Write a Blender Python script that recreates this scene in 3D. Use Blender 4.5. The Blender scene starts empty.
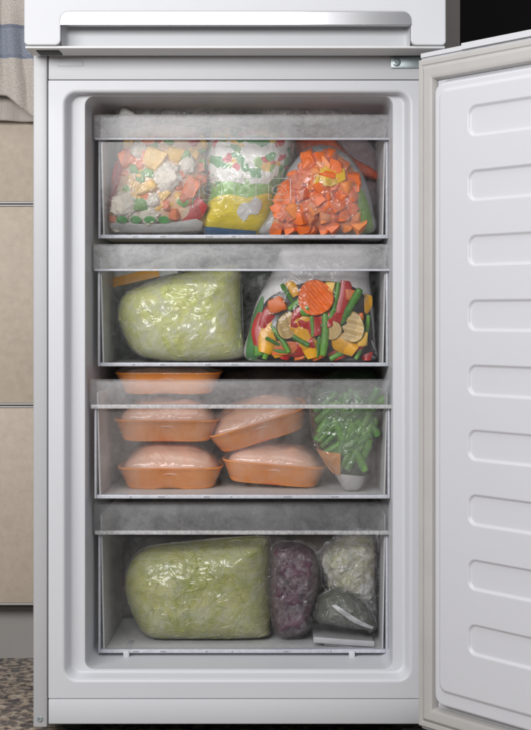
import bpy, bmesh, math, random
from mathutils import Vector, Matrix, noise

random.seed(11)
sc = bpy.context.scene
COL = sc.collection
R = math.radians

# ---------------------------------------------------------------- camera
FPX, CX, CY = 1310.0, 290.0, 314.0        # focal length and vanishing point in photo pixels
CD, CH = 1.90, 0.62                        # camera distance to fridge front, height above floor
cam = bpy.data.cameras.new('camera')
cam.sensor_fit = 'VERTICAL'; cam.sensor_height = 24.0
cam.lens = FPX / 730.0 * 24.0
cam.shift_x = (265.5 - CX) / 730.0
cam.shift_y = (CY - 365.0) / 730.0
cam.clip_start = 0.02; cam.clip_end = 200
camo = bpy.data.objects.new('camera', cam); COL.objects.link(camo)
camo.location = (0, -CD, CH); camo.rotation_euler = (R(90), 0, 0)
sc.camera = camo

# ---------------------------------------------------------------- world + lamps + exposure
w = bpy.data.worlds.new('World'); sc.world = w; w.use_nodes = True
bg = w.node_tree.nodes['Background']
bg.inputs[0].default_value = (0.92, 0.95, 1.0, 1); bg.inputs[1].default_value = 0.20

def area(name, loc, target, size, size_y, power, col):
    l = bpy.data.lights.new(name, 'AREA'); l.shape = 'RECTANGLE'
    l.size = size; l.size_y = size_y; l.energy = power; l.color = col
    o = bpy.data.objects.new(name, l); COL.objects.link(o)
    o.location = loc
    o.rotation_euler = (Vector(target) - Vector(loc)).to_track_quat('-Z', 'Y').to_euler()
    return o
area('front_key_light', (-0.52, -1.80, 1.24), (-0.05, 0.1, 0.78), 0.95, 0.5, 20.5, (1.0, 0.992, 0.985))  # unseen frontal key, above and left of the camera, well below the ceiling
area('left_fill', (-1.45, -1.70, 1.26), (-0.05, 0.1, 0.78), 0.8, 0.6, 17.5, (1.0, 0.995, 0.99))  # soft fill from the left, its source unseen
area('ceiling_bounce_fill', (-0.2, -0.95, 2.45), (-0.2, -0.80, 0.0), 1.5, 1.5, 17, (1.0, 0.99, 0.985))  # added overhead fill, stands in for light bounced off the ceiling

vs = sc.view_settings
vs.view_transform = 'Standard'; vs.look = 'None'; vs.exposure = 0.14; vs.gamma = 1.0
vs.use_curve_mapping = False
sc.render.engine = 'CYCLES'
cy = sc.cycles
cy.max_bounces = 10; cy.diffuse_bounces = 3; cy.glossy_bounces = 3
cy.transmission_bounces = 6; cy.transparent_max_bounces = 28
cy.use_denoising = True; cy.sample_clamp_indirect = 4.0
cy.caustics_reflective = False; cy.caustics_refractive = False

# ---------------------------------------------------------------- helpers
def P(px, py, Y):
    d = CD + Y
    return Vector(((px - CX) * d / FPX, Y, CH - (py - CY) * d / FPX))
def X(px, Y): return (px - CX) * (CD + Y) / FPX
def Z(py, Y): return CH - (py - CY) * (CD + Y) / FPX
def S(n, Y): return n * (CD + Y) / FPX

def tag(o, label=None, cat=None, group=None, kind=None):
    if label: o['label'] = label
    if cat: o['category'] = cat
    if group: o['group'] = group
    if kind: o['kind'] = kind
    return o

def empty(name, loc, label=None, cat=None, group=None):
    o = bpy.data.objects.new(name, None); COL.objects.link(o)
    o.location = loc; o.empty_display_size = 0.02
    o['_loc'] = list(loc)
    return tag(o, label, cat, group)

class MB:
    """collects world-space geometry, links it as ONE mesh object"""
    def __init__(s): s.v = []; s.f = []; s.m = []
    def add(s, verts, faces, mi=0):
        b = len(s.v); s.v += [tuple(p) for p in verts]
        for f in faces:
            s.f.append([b + i for i in f]); s.m.append(mi)
        return s
    def box(s, x0, x1, y0, y1, z0, z1, bev=0.0, seg=2, mi=0, mat=None):
        bm = bmesh.new(); bmesh.ops.create_cube(bm, size=1)
        for v in bm.verts:
            v.co = Vector(((x0 + x1) / 2 + v.co.x * (x1 - x0), (y0 + y1) / 2 + v.co.y * (y1 - y0), (z0 + z1) / 2 + v.co.z * (z1 - z0)))
        if bev > 0: bmesh.ops.bevel(bm, geom=bm.edges[:], offset=bev, segments=seg, profile=0.5, affect='EDGES')
        if mat is not None: bmesh.ops.transform(bm, matrix=mat, verts=bm.verts)
        bm.verts.index_update()
        s.add([v.co[:] for v in bm.verts], [[v.index for v in f.verts] for f in bm.faces], mi); bm.free()
        return s
    def loft(s, rings, close=True, cap0=False, cap1=False, flip=False, mi=0):
        n = len(rings[0]); vs_ = [p for r in rings for p in r]; fs = []
        for i in range(len(rings) - 1):
            for j in range(n if close else n - 1):
                k = (j + 1) % n
                q = [i * n + j, i * n + k, (i + 1) * n + k, (i + 1) * n + j]
                fs.append(q[::-1] if flip else q)
        if cap0: fs.append(list(range(n)) if flip else list(range(n))[::-1])
        if cap1:
            q = [(len(rings) - 1) * n + j for j in range(n)]
            fs.append(q[::-1] if flip else q)
        return s.add(vs_, fs, mi)
    def tube(s, pts, rad, n=6, cap=True, mi=0, flat=1.0):
        pts = [Vector(p) for p in pts]; rings = []
        prev = None
        for i, p in enumerate(pts):
            t = (pts[min(i + 1, len(pts) - 1)] - pts[max(i - 1, 0)]).normalized()
            a = prev if prev is not None else (Vector((0, 0, 1)) if abs(t.z) < .9 else Vector((1, 0, 0)))
            u = (a - t * a.dot(t)).normalized(); v = t.cross(u); prev = u
            r = rad[i] if isinstance(rad, (list, tuple)) else rad
            rings.append([p + u * (r * math.cos(2 * math.pi * k / n)) + v * (r * flat * math.sin(2 * math.pi * k / n)) for k in range(n)])
        return s.loft(rings, True, cap, cap, mi=mi)
    def build(s, name, mats, parent=None, origin=None, smooth=35, label=None, cat=None, group=None, kind=None):
        if parent is not None: org = Vector(parent['_w']) if '_w' in parent else Vector(parent['_loc'])
        elif origin is not None: org = Vector(origin)
        else: org = Vector((0, 0, 0))
        me = bpy.data.meshes.new(name)
        me.from_pydata([(p[0] - org.x, p[1] - org.y, p[2] - org.z) for p in s.v], [], s.f)
        if not isinstance(mats, (list, tuple)): mats = [mats]
        for m_ in mats: me.materials.append(m_)
        if len(mats) > 1: me.polygons.foreach_set('material_index', s.m)
        if smooth:
            me.polygons.foreach_set('use_smooth', [True] * len(me.polygons))
            if smooth < 180: me.set_sharp_from_angle(angle=R(smooth))
        me.update()
        bm = bmesh.new(); bm.from_mesh(me); bmesh.ops.recalc_face_normals(bm, faces=bm.faces); bm.to_mesh(me); bm.free()
        o = bpy.data.objects.new(name, me); COL.objects.link(o)
        if parent is not None: o.parent = parent
        else: o.location = org
        o['_w'] = list(org)
        return tag(o, label, cat, group, kind)

def rr(x0, x1, z0, z1, r, k=8):
    """rounded rectangle, list of (x,z)"""
    out = []
    for cx, cz, a0 in ((x1 - r, z1 - r, 0), (x0 + r, z1 - r, 90), (x0 + r, z0 + r, 180), (x1 - r, z0 + r, 270)):
        for i in range(k + 1):
            a = R(a0 + 90.0 * i / k); out.append((cx + r * math.cos(a), cz + r * math.sin(a)))
    return out
def ringY(pts, Y): return [(p[0], Y, p[1]) for p in pts]

# ---------------------------------------------------------------- materials
def newmat(name):
    m = bpy.data.materials.new(name); m.use_nodes = True
    nt = m.node_tree; nt.nodes.clear()
    out = nt.nodes.new('ShaderNodeOutputMaterial')
    return m, nt, out
def nd(nt, t, **kw):
    n = nt.nodes.new(t)
    for k, v in kw.items():
        if k.startswith('i_'):
            key = k[2:].replace('_', ' ')
            n.inputs[int(key) if key.isdigit() else key].default_value = v
        else: setattr(n, k, v)
    return n
def L(nt, a, b): nt.links.new(a, b)
def c4(c): return (c[0], c[1], c[2], 1)
def objco(nt, scale=(1, 1, 1)):
    tc = nd(nt, 'ShaderNodeTexCoord'); mp = nd(nt, 'ShaderNodeMapping')
    mp.inputs['Scale'].default_value = scale
    L(nt, tc.outputs['Object'], mp.inputs['Vector']); return mp.outputs['Vector']
def noise_n(nt, vec, scale, detail=3, rough=.5, dist=0):
    n = nd(nt, 'ShaderNodeTexNoise'); n.inputs['Scale'].default_value = scale
    n.inputs['Detail'].default_value = detail; n.inputs['Roughness'].default_value = rough
    n.inputs['Distortion'].default_value = dist
    L(nt, vec, n.inputs['Vector']); return n
def ramp(nt, fac, stops, mode='LINEAR'):
    r = nd(nt, 'ShaderNodeValToRGB'); r.color_ramp.interpolation = mode
    el = r.color_ramp.elements
    while len(el) < len(stops): el.new(0.5)
    for e, (p, c) in zip(el, stops):
        e.position = p; e.color = c4(c) if not isinstance(c, float) else (c, c, c, 1)
    L(nt, fac, r.inputs[0]); return r
def bump(nt, h, strength, dist=.001):
    b = nd(nt, 'ShaderNodeBump'); b.inputs['Strength'].default_value = strength; b.inputs['Distance'].default_value = dist
    L(nt, h, b.inputs['Height']); return b

def pbr(name, col, rough=.45, metal=0, var=.06, nscale=8, bstr=0.0, bscale=200, spec=.5, col2=None, sss=0.0, coat=0.0, roughvar=0.0):
    m, nt, out = newmat(name)
    p = nd(nt, 'ShaderNodeBsdfPrincipled'); v = objco(nt)
    n = noise_n(nt, v, nscale, 4)
    c2 = col2 if col2 else tuple(max(0, x * (1 - var * 2)) for x in col)
    r = ramp(nt, n.outputs['Fac'], [(.3, c2), (.7, col)])
    L(nt, r.outputs[0], p.inputs['Base Color'])
    p.inputs['Roughness'].default_value = rough; p.inputs['Metallic'].default_value = metal
    p.inputs['Specular IOR Level'].default_value = spec
    p.inputs['Coat Weight'].default_value = coat
    if False:
        p.inputs['Subsurface Weight'].default_value = sss; p.inputs['Subsurface Radius'].default_value = (.01, .006, .004)
        p.inputs['Subsurface Scale'].default_value = 0.4
    if roughvar:
        rn = noise_n(nt, v, 14, 5)
        mr = nd(nt, 'ShaderNodeMapRange'); mr.inputs['To Min'].default_value = rough - roughvar; mr.inputs['To Max'].default_value = rough + roughvar
        L(nt, rn.outputs['Fac'], mr.inputs['Value']); L(nt, mr.outputs[0], p.inputs['Roughness'])
    if bstr:
        bn = noise_n(nt, v, bscale, 3); b = bump(nt, bn.outputs['Fac'], bstr); L(nt, b.outputs[0], p.inputs['Normal'])
    L(nt, p.outputs[0], out.inputs[0]); return m

def frosted(name, base=.15, patch=.25, grain=.2, tint=(.99, .99, .995), frost=(.85, .86, .88), gloss=.35, pscale=9, gscale=160, rough=.12, wisp=0.0):
    """clear moulded plastic covered by frost: see-through where thin, white where thick"""
    m, nt, out = newmat(name); v = objco(nt)
    n1 = noise_n(nt, v, pscale, 3, .6, .6); n2 = noise_n(nt, v, gscale, 2, .7)
    n3 = noise_n(nt, v, 55, 3, .65, 1.2)
    def ma(op, a, b):
        x = nd(nt, 'ShaderNodeMath', operation=op)
        for i, q in enumerate((a, b)):
            if isinstance(q, (int, float)): x.inputs[i].default_value = q
            else: L(nt, q, x.inputs[i])
        return x
    a1 = ma('MULTIPLY', ma('SUBTRACT', n1.outputs['Fac'], .45).outputs[0], patch * 2.2)
    a2 = ma('MULTIPLY', ma('SUBTRACT', n2.outputs['Fac'], .48).outputs[0], grain * 1.6)
    a3 = ma('MULTIPLY', ma('SUBTRACT', n3.outputs['Fac'], .48).outputs[0], grain * 1.4)
    f = ma('ADD', ma('ADD', a1.outputs[0], a2.outputs[0]).outputs[0], ma('ADD', a3.outputs[0], base).outputs[0])
    if wisp:
        n4 = noise_n(nt, objco(nt, (1, 1, 1.5)), 30, 4, .65, 1.4)
        w1 = ma('ABSOLUTE', ma('SUBTRACT', n4.outputs['Fac'], .5).outputs[0], 0)
        w2 = ma('MAXIMUM', ma('SUBTRACT', .10, w1.outputs[0]).outputs[0], 0)
        f = ma('ADD', f.outputs[0], ma('MULTIPLY', w2.outputs[0], wisp * 2.6).outputs[0])
    mr = nd(nt, 'ShaderNodeMapRange', clamp=True); mr.inputs['From Min'].default_value = 0.0; mr.inputs['From Max'].default_value = 1.0
    mr.inputs['To Min'].default_value = 0.004; mr.inputs['To Max'].default_value = .92
    L(nt, f.outputs[0], mr.inputs['Value'])
    tr = nd(nt, 'ShaderNodeBsdfTransparent'); tr.inputs[0].default_value = c4(tint)
    df = nd(nt, 'ShaderNodeBsdfDiffuse'); df.inputs[0].default_value = c4(frost)
    tl = nd(nt, 'ShaderNodeBsdfTranslucent'); tl.inputs[0].default_value = c4(frost)
    mx0 = nd(nt, 'ShaderNodeMixShader'); mx0.inputs[0].default_value = .35
    L(nt, df.outputs[0], mx0.inputs[1]); L(nt, tl.outputs[0], mx0.inputs[2])
    mx = nd(nt, 'ShaderNodeMixShader'); L(nt, mr.outputs[0], mx.inputs[0]); L(nt, tr.outputs[0], mx.inputs[1]); L(nt, mx0.outputs[0], mx.inputs[2])
    gl = nd(nt, 'ShaderNodeBsdfGlossy'); gl.inputs['Roughness'].default_value = rough
    b = bump(nt, n3.outputs['Fac'], .12, .0012); L(nt, b.outputs[0], gl.inputs['Normal'])
    fr = nd(nt, 'ShaderNodeFresnel'); fr.inputs[0].default_value = 1.45
    fm = ma('MULTIPLY', fr.outputs[0], gloss)
    mx2 = nd(nt, 'ShaderNodeMixShader'); L(nt, fm.outputs[0], mx2.inputs[0]); L(nt, mx.outputs[0], mx2.inputs[1]); L(nt, gl.outputs[0], mx2.inputs[2])
    L(nt, mx2.outputs[0], out.inputs[0]); return m

def film(name, milk=.06, wr=.9, scale=22, tint=(.99, .99, .99), gloss=1.0, rough=.11, milkcol=(.8, .8, .8), crease_glint=0.0, cscale=16):
    """thin crinkled food film: mostly clear, sharp creased highlights"""
    m, nt, out = newmat(name); v = objco(nt)
    n1 = noise_n(nt, v, scale, 3, .55, 1.6)
    ab = nd(nt, 'ShaderNodeMath', operation='SUBTRACT'); L(nt, n1.outputs['Fac'], ab.inputs[0]); ab.inputs[1].default_value = .5
    a2 = nd(nt, 'ShaderNodeMath', operation='ABSOLUTE'); L(nt, ab.outputs[0], a2.inputs[0])
    b = bump(nt, a2.outputs[0], wr, .012)
    tr = nd(nt, 'ShaderNodeBsdfTransparent'); tr.inputs[0].default_value = c4(tint)
    df = nd(nt, 'ShaderNodeBsdfDiffuse'); df.inputs[0].default_value = c4(milkcol)
    mk = noise_n(nt, v, 30, 2, .6, .8)
    mr = nd(nt, 'ShaderNodeMapRange', clamp=True); mr.inputs['From Min'].default_value = .35; mr.inputs['From Max'].default_value = .75
    mr.inputs['To Min'].default_value = milk * .2; mr.inputs['To Max'].default_value = milk * 2.2
    L(nt, mk.outputs['Fac'], mr.inputs['Value'])
    mfac = mr.outputs[0]
    if crease_glint:
        nc = noise_n(nt, v, cscale, 3, .6, 2.2)
        rc = ramp(nt, nc.outputs['Fac'], [(.42, 0.0), (.485, crease_glint), (.50, crease_glint * .9), (.56, 0.0)])  # white streaks painted for folds catching light and doubled film
        am = nd(nt, 'ShaderNodeMath', operation='ADD', use_clamp=True); L(nt, mr.outputs[0], am.inputs[0]); L(nt, rc.outputs[0], am.inputs[1]); mfac = am.outputs[0]
    mx = nd(nt, 'ShaderNodeMixShader'); L(nt, mfac, mx.inputs[0]); L(nt, tr.outputs[0], mx.inputs[1]); L(nt, df.outputs[0], mx.inputs[2])
    gl = nd(nt, 'ShaderNodeBsdfGlossy'); gl.inputs['Roughness'].default_value = rough; L(nt, b.outputs[0], gl.inputs['Normal'])
    fr = nd(nt, 'ShaderNodeFresnel'); fr.inputs[0].default_value = 1.5; L(nt, b.outputs[0], fr.inputs['Normal'])
    fm = nd(nt, 'ShaderNodeMath', operation='MULTIPLY', use_clamp=True); L(nt, fr.outputs[0], fm.inputs[0]); fm.inputs[1].default_value = gloss * 1.5
    mn = nd(nt, 'ShaderNodeMath', operation='MINIMUM'); L(nt, fm.outputs[0], mn.inputs[0]); mn.inputs[1].default_value = .30
    mx2 = nd(nt, 'ShaderNodeMixShader'); L(nt, mn.outputs[0], mx2.inputs[0]); L(nt, mx.outputs[0], mx2.inputs[1]); L(nt, gl.outputs[0], mx2.inputs[2])
    L(nt, mx2.outputs[0], out.inputs[0]); return m

M = {}
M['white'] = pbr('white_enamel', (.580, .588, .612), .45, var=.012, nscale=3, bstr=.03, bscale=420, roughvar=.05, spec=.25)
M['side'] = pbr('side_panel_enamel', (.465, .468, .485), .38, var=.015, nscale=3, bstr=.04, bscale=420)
M['liner'] = pbr('freezer_liner_plastic', (.585, .595, .625), .42, var=.015, nscale=4, bstr=.02, bscale=300, roughvar=.06)
M['door_in'] = pbr('door_liner_plastic', (.585, .588, .622), .40, var=.012, nscale=3, bstr=.02, bscale=250, roughvar=.05)
M['cap'] = pbr('grey_trim_plastic', (.66, .66, .67), .45, var=.03)
M['gasket'] = pbr('gasket_rubber', (.46, .445, .43), .6, var=.05, nscale=12, bstr=.05)
M['steel'] = pbr('brushed_aluminium', (.50, .50, .515), .24, metal=1, var=.03, nscale=40)
M['hinge'] = pbr('hinge_zinc', (.42, .48, .50), .38, metal=.7, var=.08, nscale=60)
M['dark'] = pbr('dark_gap', (.03, .03, .032), .7, var=.1)
M['rubber'] = pbr('foot_rubber', (.03, .03, .03), .7, var=.1)

# cabinet / towel / floor / walls
M['cab'] = pbr('beige_laminate', (.50, .425, .345), .55, nscale=95, col2=(.43, .365, .295), bstr=.08, bscale=300)
M['strip'] = pbr('satin_edge_strip', (.42, .41, .40), .5, metal=.3, var=.04)
M['plinth'] = pbr('grey_plinth', (.33, .315, .30), .6, var=.06)
M['hall'] = pbr('unlit_hall_black', (.012, .010, .010), .8, var=.1)  # near-black colour carries the darkness of the unlit hall
M['wall'] = pbr('plaster_paint', (.50, .45, .42), .75, var=.03, bstr=.1, bscale=120)

def floor_mat():
    m, nt, out = newmat('speckled_stone_tile'); v = objco(nt)
    p = nd(nt, 'ShaderNodeBsdfPrincipled'); p.inputs['Roughness'].default_value = .4
    na = noise_n(nt, v, 62, 3, .6, .4); nb = noise_n(nt, v, 75, 3, .6, .4); nb.inputs['Vector'].default_value = (0, 0, 0)
    off = nd(nt, 'ShaderNodeVectorMath', operation='ADD'); off.inputs[1].default_value = (7.3, 2.1, 5.5); L(nt, v, off.inputs[0]); L(nt, off.outputs[0], nb.inputs['Vector'])
    ra = ramp(nt, na.outputs['Fac'], [(0, (.035, .035, .04)), (.44, (.07, .068, .07)), (.475, (.30, .235, .18)), (.56, (.44, .36, .285)), (.64, (.52, .45, .37))])
    rb_ = ramp(nt, nb.outputs['Fac'], [(0, 0.0), (.54, 0.0), (.57, 1.0), (1, 1.0)])
    r = nd(nt, 'ShaderNodeMix', data_type='RGBA'); L(nt, rb_.outputs[0], r.inputs[0]); L(nt, ra.outputs[0], r.inputs[6]); r.inputs[7].default_value = (.15, .13, .125, 1)
    n2 = noise_n(nt, v, 220, 3)
    mm = nd(nt, 'ShaderNodeMix', data_type='RGBA', blend_type='MULTIPLY'); mm.inputs[0].default_value = .6
    r2 = ramp(nt, n2.outputs['Fac'], [(.3, .5), (.7, 1.0)])
    L(nt, r.outputs[2], mm.inputs[6]); L(nt, r2.outputs[0], mm.inputs[7]); L(nt, mm.outputs[2], p.inputs['Base Color'])
    L(nt, p.outputs[0], out.inputs[0]); return m
M['floor'] = floor_mat()

def towel_mat():
    m, nt, out = newmat('striped_linen'); tc = nd(nt, 'ShaderNodeUVMap'); uv = tc.outputs[0]
    sx = nd(nt, 'ShaderNodeSeparateXYZ'); L(nt, uv, sx.inputs[0])
    r = ramp(nt, sx.outputs[1], [(0, (.50, .455, .41)), (.070, (.19, .215, .28)), (.076, (.23, .255, .31)), (.136, (.17, .19, .25)), (.142, (.50, .455, .41))], 'CONSTANT')
    wv = nd(nt, 'ShaderNodeTexNoise'); wv.inputs['Scale'].default_value = 260; wv.inputs['Detail'].default_value = 2
    L(nt, uv, wv.inputs['Vector'])
    r2 = ramp(nt, wv.outputs['Fac'], [(.3, .62), (.7, 1.1)])
    mm = nd(nt, 'ShaderNodeMix', data_type='RGBA', blend_type='MULTIPLY'); mm.inputs[0].default_value = 1
    L(nt, r.outputs[0], mm.inputs[6]); L(nt, r2.outputs[0], mm.inputs[7])
    p = nd(nt, 'ShaderNodeBsdfPrincipled'); p.inputs['Roughness'].default_value = .9; p.inputs['Sheen Weight'].default_value = .2
    L(nt, mm.outputs[2], p.inputs['Base Color'])
    b = bump(nt, wv.outputs['Fac'], .5, .001); L(nt, b.outputs[0], p.inputs['Normal'])
    L(nt, p.outputs[0], out.inputs[0]); return m
M['towel'] = towel_mat()

# ================================================================ SETTING
flr = MB().add([(-4, -4, 0), (4, -4, 0), (4, 4.2, 0), (-4, 4.2, 0)], [(0, 1, 2, 3)])
flr.build('floor', M['floor'], kind='structure')
WX = X(460, .66)
MB().box(-2.6, WX, .66, .80, 0, 2.6).build('wall', M['wall'], kind='structure')
# the unlit hall beyond the wall's end
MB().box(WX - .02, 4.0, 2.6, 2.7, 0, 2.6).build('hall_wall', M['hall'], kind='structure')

# ================================================================ REFRIGERATOR
XL, XR = X(33, 0), X(440.7, 0)
TOP = 1.82
ZB = Z(727.5, 0)
fr = empty('refrigerator', ((XL + XR) / 2, .3, 0.0), 'white fridge freezer with its lower door swung open showing four drawers', 'refrigerator')
PT = .0203
YB = .60
b = MB()
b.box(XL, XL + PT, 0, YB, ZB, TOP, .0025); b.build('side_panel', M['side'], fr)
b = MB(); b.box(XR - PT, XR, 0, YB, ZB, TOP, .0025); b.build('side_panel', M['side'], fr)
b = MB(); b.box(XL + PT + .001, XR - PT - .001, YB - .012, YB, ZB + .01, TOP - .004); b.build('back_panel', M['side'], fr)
IX0, IX1 = XL + PT + .0012, XR - PT - .0012
zline, zkick = Z(80, 0), Z(699, 0)
# strip above the opening and kick plate below
b = MB(); b.box(IX0, IX1, .0035, .05, zline + .0012, Z(34, 0), .0015); b.build('mullion', M['white'], fr)
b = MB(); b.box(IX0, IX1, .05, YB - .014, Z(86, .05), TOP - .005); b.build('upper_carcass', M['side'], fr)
b = MB(); b.box(X(57, 0), X(83, 0), .0022, .0045, Z(66, 0), Z(60.5, 0), .001); b.build('cover_plate', M['white'], fr)
b = MB(); b.box(IX0, IX1, .0030, .03, ZB + .004, zkick - .0012, .0015); b.build('kick_plate', M['white'], fr)
# liner: face frame + stepped cavity as one moulded sheet
K = 8
def rpx(px0, px1, py0, py1, Y, rpxl): return rr(X(px0, Y), X(px1, Y), Z(py1, Y), Z(py0, Y), S(rpxl, Y), K)
rings = [ringY(rr(IX0, IX1, zkick, zline, .0012, K), .012),
         ringY(rr(IX0, IX1, zkick, zline, .0012, K), .0035),
         ringY(rpx(61.5, 413, 89, 683, .0035, 15), .0035),
         ringY(rpx(63, 411.5, 90.5, 681.5, .0035, 14), .0035),
         ringY(rpx(64.6, 409.9, 92.1, 679.9, .0050, 12.5), .0050),
         ringY(rpx(67.0, 407.8, 93.6, 677.5, .011, 11), .011),
         ringY(rpx(70.4, 405.0, 95.0, 673.2, .0225, 9.5), .0225),
         ringY(rpx(71.2, 404.3, 95.4, 672.4, .0250, 9.5), .0250),
         ringY(rpx(72.4, 403.3, 95.8, 671.4, .026, 9.5), .026),
         ringY(rpx(73.4, 402.4, 95.9, 671.0, .026, 9.5), .026),
         ringY(rpx(83.6, 394.2, 96.2, 669.6, .026, 9), .026),
         ringY(rpx(84.8, 393.2, 96.4, 669.2, .0262, 9), .0262),
         ringY(rpx(85.8, 392.3, 96.7, 668.7, .029, 9), .029)]
x0, x1, z0, z1 = X(86.0, .031), X(392.1, .031), Z(668.5, .031), Z(96.9, .031)
rings.append(ringY(rr(x0, x1, z0, z1, S(9, .06), K), .036))
rings.append(ringY(rr(x0 + .006, x1 - .006, z0 + .004, z1 - .004, .02, K), .47))
rings.append(ringY(rr(x0 + .016, x1 - .016, z0 + .014, z1 - .014, .02, K), .485))
lin = MB().loft(rings, cap1=True).build('freezer_liner', M['liner'], fr, smooth=50)
LX0, LX1, LZ0, LZ1 = x0, x1, z0, z1
for px in (126, 352):
    xx = X(px, .092)
    MB().box(xx - .0045, xx + .0045, .092, .16, LZ0 - .001, LZ0 + .0100, .0012).build('drawer_stop', M['liner'], lin)
for xx in (XL + .05, XR - .05):
    b = MB(); n = 16
    b.loft([[(xx + r_ * math.cos(2 * math.pi * k / n), .07 + r_ * math.sin(2 * math.pi * k / n), zz) for k in range(n)] for r_, zz in ((.018, 0.0), (.02, .003), (.02, .010), (.012, .012), (.012, ZB + .002))], cap0=True, cap1=True)
    b.build('foot', M['rubber'], fr)
b = MB().box(XL + .03, XR - .03, .05, YB - .02, .012, ZB + .02).build('base_pan', M['dark'], fr)

def screw(c, r, parent, mat):
    n = 16; b = MB()
    b.loft([[(c.x + rr_ * math.cos(2 * math.pi * k / n), c.y + yy, c.z + rr_ * math.sin(2 * math.pi * k / n)) for k in range(n)] for rr_, yy in ((r, .001), (r, -.001), (r * .8, -.0018), (r * .42, -.0018), (r * .36, -.0004))], cap1=True)
    return b.build('screw', mat, parent)
screw(P(40, 719, 0), S(3.0, 0), fr, M['hinge'])
# middle hinge bracket
hb = MB(); hb.box(X(391, 0), X(434, 0), -.0005, .003, Z(68, 0), Z(56.5, 0), .0008)
hb.box(X(412, 0), X(440, 0), -.042, -.0008, Z(55.5, 0), Z(52.6, 0), .0006)
hg = hb.build('hinge', M['hinge'], fr)
screw(P(396.5, 62.3, -.001), S(4.2, 0), hg, M['hinge'])
b = MB(); pc = Vector((XR - .010, -.030, Z(57, -.03))); n = 14
b.loft([[(pc.x + .006 * math.cos(2 * math.pi * k / n), pc.y + .006 * math.sin(2 * math.pi * k / n), zz) for k in range(n)] for zz in (pc.z - .006, pc.z + .010)], cap0=True, cap1=True)
b.build('hinge_pin', M['steel'], hg)
b = MB().box(X(402, 0), X(428, 0), -.03, .004, ZB - .007, ZB - .002, .0008).build('lower_hinge', M['steel'], fr)

# ---- upper door with scooped handle
YF, YK = -.065, -.008
UX0, UX1 = X(24, YF), X(446, YF)
UZ0 = Z(45, YF)
NX0, NX1, NZ1 = X(60.5, YF), X(411, YF), Z(12.0, YF)
ud = empty('upper_door', ((UX0 + UX1) / 2, -.03, UZ0)); ud.parent = fr; ud.location = Vector(ud.location) - Vector(fr.location)
ud['_w'] = [(UX0 + UX1) / 2, -.03, UZ0]
def arc(cx, cz, r, a0, a1, k=8): return [(cx + r * math.cos(R(a0 + (a1 - a0) * i / k)), cz + r * math.sin(R(a0 + (a1 - a0) * i / k))) for i in range(k + 1)]
ro, ri, rb = .006, .012, .008
notch = [(UX0, TOP)]
notch += arc(UX0 + ro, UZ0 + ro, ro, 180, 270)
notch += arc(NX0 - rb, UZ0 + rb, rb, 270, 360)
notch += arc(NX0 + ri, NZ1 - ri, ri, 180, 90)
notch += arc(NX1 - ri, NZ1 - ri, ri, 90, 0)
notch += arc(NX1 + rb, UZ0 + rb, rb, 180, 270)
notch += arc(UX1 - ro, UZ0 + ro, ro, 270, 360)
notch += [(UX1, TOP)]
def shrink(pts, d):
    out = []; n = len(pts)
    for i in range(n):
        a, p, c = Vector(pts[i - 1]), Vector(pts[i]), Vector(pts[(i + 1) % n])
        t = (c - a).normalized(); nn = Vector((-t.y, t.x)); q = p + nn * d; out.append((q.x, q.y))
    return out
ins = shrink(notch, .0018)
b = MB(); n = len(notch)
b.loft([ringY(notch, YK), ringY(notch, YF + .0016), ringY(shrink(notch, .0006), YF + .0004), ringY(ins, YF)], cap0=True, cap1=True)
b.build('door_skin', M['white'], ud, smooth=18)
# scoop behind the notch
e = .0006
scp = [[(NX0 + e, NZ1 - e), (NX0 + e, UZ0 - .001)], [(NX0 + S(3, 0), NZ1 - .01), (NX0 + S(3, 0), UZ0 - .002)], [(X(68, -.034), NZ1 - .014), (X(68, -.034), Z(50.5, -.034))]]
ys = (YF + .004, YF + .018, -.034)
b = MB()
Zb = Z(50.5, -.034)
scpr = [[(NX0 + e, YF + .004, UZ0 + .0015), (NX0 + e, YF + .004, NZ1 - e), (NX1 - e, YF + .004, NZ1 - e), (NX1 - e, YF + .004, UZ0 + .0015)]]
for t in (0.35, .6, .8, .92, 1.0):
    q = math.sin(t * math.pi / 2)
    xa = NX0 + e + (X(68.5, -.034) - NX0) * t ** 2.2; xb = NX1 - e - (NX1 - X(405, -.034)) * t ** 2.2
    yy = YF + .004 + (-.034 - YF - .004) * q
    zt = NZ1 - e - .012 * t ** 3; zb = UZ0 + .0015 + (Zb - UZ0 - .0015) * t
    scpr.append([(xa, yy, zb), (xa, yy, zt), (xb, yy, zt), (xb, yy, zb)])
b.loft(scpr, close=False)
b.add(scpr[-1], [(0, 1, 2, 3)])
b.build('handle_recess', M['white'], ud, smooth=40)
# end cap under the door
b = MB(); b.box(UX0 + .001, UX1 - .001, YF + .003, YK - .001, UZ0 - .0040, UZ0 - .0006, .001)
cap = b.build('end_cap', M['cap'], ud)
b = MB(); b.box(UX0 + .014, UX0 + .046, YF + .016, YF + .046, UZ0 - .0056, UZ0 - .0042, .0004); b.build('grille', M['dark'], cap)
c0 = Z(25.4, YF); e = -.0004
bar = [(NX0 + e, c0), ] + arc(NX0 + ri, NZ1 - ri, ri - e, 180, 90) + arc(NX1 - ri, NZ1 - ri, ri - e, 90, 0) + [(NX1 - e, c0)]
b = MB(); b.loft([ringY(bar, YF + .006), [(x_, YF - .0004 - .06 * (z_ - c0), z_) for x_, z_ in bar], [(x_, YF - .0012 - .06 * (z_ - c0), z_) for x_, z_ in shrink(bar, -.0008)]], cap0=True, cap1=True)
b.build('handle', M['steel'], ud, smooth=25)

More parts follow.
